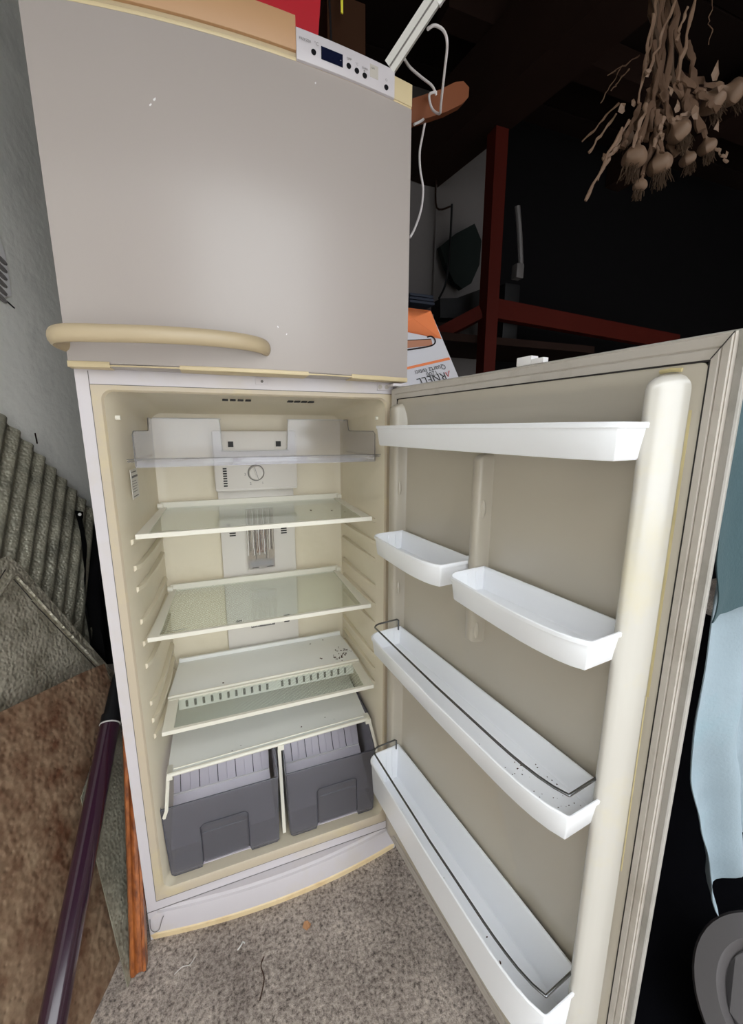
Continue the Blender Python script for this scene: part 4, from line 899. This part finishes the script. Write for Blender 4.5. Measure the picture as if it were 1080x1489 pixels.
bl = [(922, 230, 0.022, 0.12, 0), (959, 240, 0.022, -0.30, 0.01), (930, 270, 0.013, 0.1, 0.02), (988, 192, 0.020, -0.95, 0.0), (1036, 148, 0.023, -1.2, 0.06), (1066, 135, 0.024, -1.3, 0.09), (1028, 214, 0.018, -0.6, 0.12), (911, 200, 0.014, 0.8, 0.04), (1000, 232, 0.016, -0.5, 0.12)]
cs = [bulb(*b_) for b_ in bl]
for (c, ax, r), k in zip(cs, range(99)):
    s = c+ax*r*1.3; topx = 955+random.uniform(-28, 55)
    e = gp(topx, -60, random.uniform(0.0, 0.06)); m_ = gp(960+random.uniform(-12, 30), 120, 0.02)
    stalk(s, m_, 0.0070, 'stalk', wob=0.009, curve=(ax*0.03)); stalk(m_, e, 0.0065, 'stalk' if k % 4 else 'root', curve=Vector((random.uniform(-.02, .02), 0, 0)))
for u0, v0, u1, v1, w, dd in ((1018, -30, 985, 118, 0.0042, -0.03), (1000, 10, 983, 60, 0.0032, -0.03), (982, 0, 945, 100, 0.0030, -0.03), (945, 100, 940, 112, 0.004, -0.03), (950, 20, 928, 150, 0.0030, -0.02), (958, -20, 935, 110, 0.0035, -0.01), (1035, 0, 1030, 65, 0.0012, 0.0),
    (960, 110, 975, 200, 0.009, 0.01), (945, 130, 938, 205, 0.008, 0.01), (1000, 130, 990, 215, 0.009, 0.04), (985, 100, 1020, 190, 0.010, 0.05), (1010, 130, 1045, 160, 0.008, 0.04), (965, 190, 985, 225, 0.008, 0.02), (1000, 60, 1015, 140, 0.008, 0.05), (930, 150, 905, 215, 0.006, 0.0),
    (905, 185, 851, 292, 0.0034, -0.02), (915, 175, 868, 262, 0.0034, 0.0), (912, 205, 876, 232, 0.005, 0.0), (900, 150, 846, 206, 0.0022, 0.02), (896, 165, 856, 222, 0.0028, 0.02), (930, 80, 883, 110, 0.0014, 0.05), (905, 95, 873, 150, 0.0012, 0.05), (915, 100, 888, 132, 0.0016, 0.04), (940, 150, 920, 215, 0.0042, -0.02), (955, 160, 962, 222, 0.0062, -0.02), (965, 170, 950, 215, 0.005, -0.02), (975, 175, 1005, 165, 0.005, -0.01), (1040, 215, 1058, 236, 0.0035, 0.06), (950, 60, 972, 175, 0.006, 0.0), (960, 90, 945, 190, 0.0065, 0.0)):
    stalk(gp(u0, v0, dd), gp(u1, v1, dd), w, 'stalk' if (w > 0.005 or w < 0.0025) else 'garlic', wob=0.004)
bm = B(); q_ = gp(985, -55, 0.03); tube(bm, [q_-Vector((0, 0, 0.03)), q_+Vector((0, 0, 0.02)), (q_.x, q_.y, 2.585)], 0.004, 6, rs=[0.012, 0.012, 0.003]); obj('hanging_cord', bm, 'root', gar)
# papery skins
for u, v, s, dd in ((1040, 105, 0.014, 0.03), (1046, 125, 0.010, 0.03), (905, 158, 0.010, 0.0), (922, 150, 0.007, 0.0), (1010, 165, 0.010, -0.02), (878, 230, 0.008, 0.0), (975, 130, 0.008, -0.02), (985, 155, 0.009, -0.02), (1042, 185, 0.009, 0.05), (962, 200, 0.009, -0.02), (1056, 225, 0.008, 0.06)):
    bm = B(); c = gp(u, v, dd); n = 7; ring_ = []
    for k in range(n):
        a_ = 2*PI*k/n; rr = s*random.uniform(0.5, 1.1); ring_.append(bm.verts.new(c+Vector((rr*math.cos(a_), random.uniform(-.4, .4)*s, rr*1.3*math.sin(a_)))))
    cc = bm.verts.new(c+Vector((0, -s*0.4, 0)))
    for k in range(n): bm.faces.new((ring_[k], ring_[(k+1) % n], cc))
    obj('papery_skin', bm, 'garlic', gar, smooth=False)

# ================================================================== DARK BACKGROUND
# roof timbers
a0 = Vector((1.13, 1.03, 2.22)); b0 = Vector((1.52, -0.30, 2.30))
def beam(name, p, q, w, h, m, lab, cat='beam'):
    p = Vector(p); q = Vector(q); d = (q-p).normalized(); s = d.cross(Vector((0, 0, 1))).normalized() if abs(d.z) < 0.9 else Vector((1, 0, 0)); u_ = s.cross(d)
    bm = B(); loft(bm, [[c+s*a_*w/2+u_*b_*h/2 for a_, b_ in ((-1, -1), (1, -1), (1, 1), (-1, 1))] for c in (p, q)], cap0=True, cap1=True); bmesh.ops.recalc_face_normals(bm, faces=bm.faces)
    return tag(obj(name, bm, m, smooth=False), lab, cat)
beam('rafter', (1.16, 1.05, 2.33), (1.58, RE, 2.36), 0.16, 0.22, 'darkwood', 'thick dark timber rafter running overhead above the red post')
beam('rafter', (0.62, 1.05, 2.47), (0.72, RE, 2.47), 0.08, 0.14, 'darkwood', 'thinner timber rafter overhead just right of the fridge')
beam('rafter', (2.3, 1.05, 2.47), (2.5, RE, 2.47), 0.10, 0.14, 'darkwood', 'timber rafter overhead far right in the dark')
beam('purlin', (1.0, 0.60, 2.50), (3.0, 0.60, 2.50), 0.08, 0.10, 'darkwood', 'dark crosswise timber under the roof behind the garlic')
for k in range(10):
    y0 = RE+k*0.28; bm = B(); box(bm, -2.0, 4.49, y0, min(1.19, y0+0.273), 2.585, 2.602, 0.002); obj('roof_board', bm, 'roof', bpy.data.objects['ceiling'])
beam('red_post', (1.28, 0.66, 0.0), (1.28, 0.66, 2.30), 0.055, 0.055, 'redpost', 'dark red steel post standing behind the open fridge door', 'post')
beam('red_rail', (1.31, 0.70, 1.625), (2.6, 0.80, 1.60), 0.04, 0.075, 'redpost', 'dark red horizontal rail running right from the red post', 'rail')
beam('red_brace', (0.93, 0.90, 1.42), (1.26, 0.68, 1.60), 0.04, 0.05, 'redpost', 'dark red brace sloping up to the left of the red post', 'rail')
# shelf with clutter on the back wall
beam('wall_shelf', (0.80, 0.86, 1.50), (1.9, 0.86, 1.50), 0.34, 0.03, 'darkwood', 'dark wooden shelf along the back wall behind the open door', 'shelf')
def bgpoly(name, pix, y, th, m, lab, cat):
    bm = B(); quadplate(bm, [on_ray(u, v, 'y', y) for u, v in pix], th, Vector((0, -1, 0))); return tag(obj(name, bm, m, smooth=False), lab, cat)
bgpoly('plastic_sheet', [(640, 358), (662, 340), (690, 325), (700, 350), (697, 385), (685, 412), (672, 420), (660, 410), (648, 385)], 0.98, 0.03, 'darkgreen', 'dark green curved plastic shade leaning on the back wall', 'shade')
def bgtube(name, pix, y, r, m, lab, cat):
    bm = B(); tube(bm, smoothpath([on_ray(u, v, 'y', y) for u, v in pix], 5), r, 8); return tag(obj(name, bm, m), lab, cat)
bgtube('black_hose', [(657, 297), (655, 340), (652, 385), (647, 415), (638, 434)], 0.95, 0.005, 'blackhose', 'black cable hanging down in front of the back wall', 'cable')
bgtube('wall_pipe', [(634, 252), (634, 300), (633, 350), (630, 432)], 1.03, 0.004, 'whitewash', 'thin pale pipe running down the back wall', 'pipe')
bgtube('bracket', [(634, 255), (635, 302), (655, 300)], 1.0, 0.004, 'darkwood', 'rusty bracket on the back wall', 'bracket')
bgtube('white_hose', [(752, 300), (755, 340), (757, 385)], 0.72, 0.011, 'tub', 'pale hose running down beside the red post', 'hose')
bm = B(); c = on_ray(753, 395, 'y', 0.70); box(bm, c.x-0.018, c.x+0.018, c.y-0.015, c.y+0.02, c.z-0.028, c.z+0.028, 0.004); tag(obj('hose_coupling', bm, 'tub'), 'pale square coupling at the lower end of the hose', 'coupling')
bm = B(); c = on_ray(745, 430, 'y', 0.74); box(bm, c.x-0.04, c.x+0.04, 0.74, 0.82, 1.52, c.z+0.05, 0.01); tag(obj('black_motor', bm, 'blackhose'), 'black boxy tool on the shelf right of the red post', 'tool')
bgpoly('black_shape', [(640, 434), (665, 433), (700, 420), (718, 414), (718, 450), (690, 462), (640, 462)], 0.80, 0.08, 'blackhose', 'black bag lying on the back shelf left of the red post', 'bag')
bm = B(); c = on_ray(612, 436, 'y', 0.80)
for k in range(3): box(bm, c.x-0.06, c.x+0.055-0.004*k, 0.78, 0.88, c.z-0.02+k*0.013, c.z-0.009+k*0.013, 0.004)
tag(obj('folded_cloth', bm, 'navy'), 'folded navy cloth on the back shelf above the heater carton', 'cloth')
bm = B(); c = on_ray(618, 460, 'y', 0.62); box(bm, c.x-0.08, c.x+0.035, 0.62, 0.70, c.z-0.010, c.z+0.010, 0.001); tag(obj('pale_block', bm, 'tub'), 'pale flat block behind the heater carton', 'block')
bm = B(); box(bm, 0.66, 1.0, 0.22, 0.50, 0.0, 1.20, 0.01); tag(obj('dark_crate', bm, 'darkwood'), 'dark wooden crate hidden behind the open door under the carton', 'crate')
# ---- heater carton, upside down
best = None
for k in range(-60, 61):
    ph = math.radians(k); n_ = Vector((math.sin(ph), -math.cos(ph), 0.12)).normalized(); q0 = on_ray(640, 520, 'y', 0.16)
    g = lambda u, v: on_plane(u, v, q0, n_)
    c_ = abs((g(668, 552)-g(626, 452)).normalized().dot((g(597, 534)-g(654, 522)).normalized()))
    if best is None or c_ < best[0]: best = (c_, n_)
cn = best[1]; g = lambda u, v, o=0.0: on_plane(u, v, q0+cn*o, cn)
Bp = g(668, 552); Tp = g(626, 452); e2 = (Tp-Bp).normalized(); e1 = (g(597, 534)-g(654, 522)); e1 = (e1-e2*e1.dot(e2)).normalized()
Bp = Bp-e2*0.05; Hh = (Tp-Bp).length; Wd = 0.24
hc = thing('heater_carton', 'grey and orange quartz heater carton standing upside down behind the open door', 'carton', (Bp.x, Bp.y+0.05, 1.20))
bm = B(); quadplate(bm, [Bp, Bp+e1*Wd, Bp+e1*Wd+e2*Hh, Bp+e2*Hh], 0.08, cn); obj('carton_body', bm, 'boxcard', hc, smooth=False)
def face(name, pix, m):
    bm = B(); quadplate(bm, [g(u, v, 0.0012) for u, v in pix], 0.0004, cn); return obj(name, bm, m, hc, smooth=False)
up_ = Bp+e2*Hh
bm = B(); P_ = [g(642, 493, 0.0012), up_+cn*0.0012, up_+e1*0.12+cn*0.0012, g(575, 445, 0.0012)]; quadplate(bm, P_, 0.0004, cn); obj('orange_print', bm, 'orange', hc, smooth=False)
face('orange_stripe', [(653, 519.5), (654.5, 523), (575, 541), (574, 537.5)], 'orange')
def fit_text(bm, s_, p0_, p1_, hgt, o=0.0016):
    """lettering upside down: starts at p0 (right), runs to p1 (left)"""
    a_ = g(*p0_, o); b_ = g(*p1_, o); t_ = B(); text_bm(t_, s_, (0, 0, 0), (1, 0, 0), (0, 1, 0), 1.0); w_ = max(v.co.x for v in t_.verts); h_ = max(v.co.y for v in t_.verts); t_.free()
    text_bm(bm, s_, a_, (b_-a_)/w_, -e2*(hgt/h_), 1.0, 0.0)
px1 = (g(640, 540)-g(641, 540)).length
for s_, p0_, p1_, h_ in (('RNELL', (646.5, 541), (605, 551), 10), ('1200', (635, 538.5), (619, 542), 6), ('Quartz Isıtıcı', (646.5, 529.5), (602.5, 539), 6.5)):
    bm = B(); fit_text(bm, s_, p0_, p1_, h_*px1*1.05); obj('lettering', bm, 'ink', hc, smooth=False)
bm = B(); tube(bm, [g(653, 539, 0.002), g(651.5, 547.5, 0.002), g(647.5, 541.5, 0.002)], 0.0013, 4); obj('red_letter', bm, 'redink', hc)
face('heater_picture', [(575, 496), (627, 493), (629, 502), (575, 508)], 'elem')
bm = B(); tube(bm, smoothpath([g(575, 511, 0.002), g(597, 508, 0.002), (g(624, 503.5, 0.002)), g(632, 499, 0.002), g(632, 493, 0.002), g(627, 489, 0.002), g(621, 490, 0.002)], 4), 0.0018, 4); obj('picture_outline', bm, 'ink', hc)
bm = B(); tube(bm, [g(575, 495.5, 0.002), g(627, 493, 0.002)], 0.0008, 4); obj('picture_outline', bm, 'ink', hc)

# ================================================================== CLOTHS ON THE RIGHT
def cloth(name, left, x_right, y0, m, lab, amp=0.018, seed=1, freq=4.0, hem=None):
    """hanging cloth: left edge surveyed, folds in depth"""
    pts = smoothpath([on_ray(u, v, 'y', y0) for u, v in left], 6); nu = 36; bm = B(); R = []
    n = len(pts)
    for i, p in enumerate(pts):
        row = []; f = i/(n-1)
        for k in range(nu+1):
            a_ = k/nu; x = p.x+(x_right-p.x)*a_
            zb = (hem(a_, f) if hem else 0)
            y = y0+amp*math.sin(freq*2*PI*(a_+0.06*math.sin(3*f+seed)))*(0.35+0.65*f)+0.006*noise.noise(Vector((x*22, p.z*10, seed)))+0.03*(1-math.exp(-a_*3))*0
            row.append(Vector((x, y, p.z+zb+0.004*noise.noise(Vector((x*40, p.z*6, seed+5))))))
        R.append(row)
    F = [[bm.verts.new(q) for q in r] for r in R]; K = [[bm.verts.new(q+Vector((0, 0.0018, 0))) for q in r] for r in R]
    for i in range(n-1):
        for k in range(nu):
            bm.faces.new((F[i][k], F[i][k+1], F[i+1][k+1], F[i+1][k])); bm.faces.new((K[i][k], K[i+1][k], K[i+1][k+1], K[i][k+1]))
    for i in range(n-1): bm.faces.new((F[i][0], F[i+1][0], K[i+1][0], K[i][0])); bm.faces.new((F[i][nu], K[i][nu], K[i+1][nu], F[i+1][nu]))
    for k in range(nu): bm.faces.new((F[0][k], K[0][k], K[0][k+1], F[0][k+1])); bm.faces.new((F[n-1][k], F[n-1][k+1], K[n-1][k+1], K[n-1][k]))
    bmesh.ops.recalc_face_normals(bm, faces=bm.faces)
    return tag(obj(name, bm, m), lab, 'cloth')
cloth('teal_cloth', [(1135, 330), (1112, 430), (1084, 530), (1070, 590), (1053, 650), (1041, 710), (1037, 760), (1039, 820), (1041, 860), (1038, 885), (1033, 906)], 1.20, -0.52, 'teal', 'teal cloth hanging over the paler one right of the open door', 0.010, 3, 2.0, hem=lambda a_, f: (0.03*a_)*f)
cloth('pale_blue_cloth', [(1140, 340), (1128, 420), (1100, 530), (1072, 650), (1060, 740), (1058, 800), (1042, 880), (1030, 960), (1016, 1020), (1003, 1075), (1000, 1120), (1006, 1170), (1015, 1215), (1022, 1260), (1025, 1300), (1034, 1322)], 1.22, -0.49, 'paleblue', 'pale blue frayed cloth hanging to a point right of the open door', 0.016, 8, 3.0, hem=lambda a_, f: (0.30*a_)*max(0, f-0.62)/0.45)
hr = on_ray(1135, 330, 'y', -0.50); rl = thing('hanging_rail', 'dark rail hung on two ropes, carrying the teal and pale blue cloths', 'rail', (hr.x+0.1, -0.505, hr.z))
bm = B(); tube(bm, [(hr.x-0.02, -0.507, hr.z-0.006), (1.30, -0.507, hr.z-0.006)], 0.009, 10); obj('rail_bar', bm, 'darkwood', rl)
for x_ in (hr.x+0.06, 1.22):
    bm = B(); tube(bm, [(x_, -0.507, hr.z), (x_, -0.507, 2.60)], 0.003, 6); obj('rope', bm, 'darkwood', rl)
for k in range(1): pass
# tub lying on its side and black sheet added to darken the floor behind the door
tc = CAM+(fwd+rt*((1158-540)/FPX)-up*((1490-744.5)/FPX))*0.70; R1_ = 121/FPX*0.70; tn = (CAM-tc).normalized(); tx = rt.copy(); tx = (tx-tn*tx.dot(tn)).normalized(); tz = tn.cross(tx)
if tz.z < 0: tz = -tz
def tp(a_, b_, o_): return tc+tx*a_+tz*b_+tn*o_
rings = []; bm = B()
for r, y in ((R1_*0.66, -0.03), (R1_*0.70, 0.0), (R1_*0.74, 0.006), (R1_*0.97, 0.004), (R1_, -0.004), (R1_*0.98, -0.014), (R1_*0.86, -0.09)):
    rings.append([tp(r*math.cos(2*PI*k/48), r*math.sin(2*PI*k/48), y) for k in range(48)])
loft(bm, rings, cap1=True); bmesh.ops.recalc_face_normals(bm, faces=bm.faces)
tb = thing('plastic_tub', 'grey plastic tub lying on its side on the floor below the cloths', 'tub', (tc.x, tc.y, 0)); obj('tub_body', bm, 'tub', tb)
bm = B(); quadplate(bm, [tp(-R1_*0.66, R1_*0.10, -0.02), tp(-R1_*0.50, -R1_*0.22, -0.02), tp(-R1_*0.35, -R1_*0.1, -0.02), tp(0, R1_*0.66, -0.02), tp(-R1_*0.3, R1_*0.58, -0.02)], 0.004, tn); obj('inner_flap', bm, 'tub', tb, smooth=False)
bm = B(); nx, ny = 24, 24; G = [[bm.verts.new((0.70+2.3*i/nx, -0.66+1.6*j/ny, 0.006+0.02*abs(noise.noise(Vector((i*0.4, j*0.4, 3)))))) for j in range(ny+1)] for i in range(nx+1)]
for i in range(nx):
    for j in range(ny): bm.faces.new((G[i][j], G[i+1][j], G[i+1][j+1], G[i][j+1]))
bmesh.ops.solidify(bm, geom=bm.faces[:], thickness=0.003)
tag(obj('shade_sheet', bm, 'shadesheet'), 'shade black sheet added to darken the floor behind the open door', 'plastic sheet')
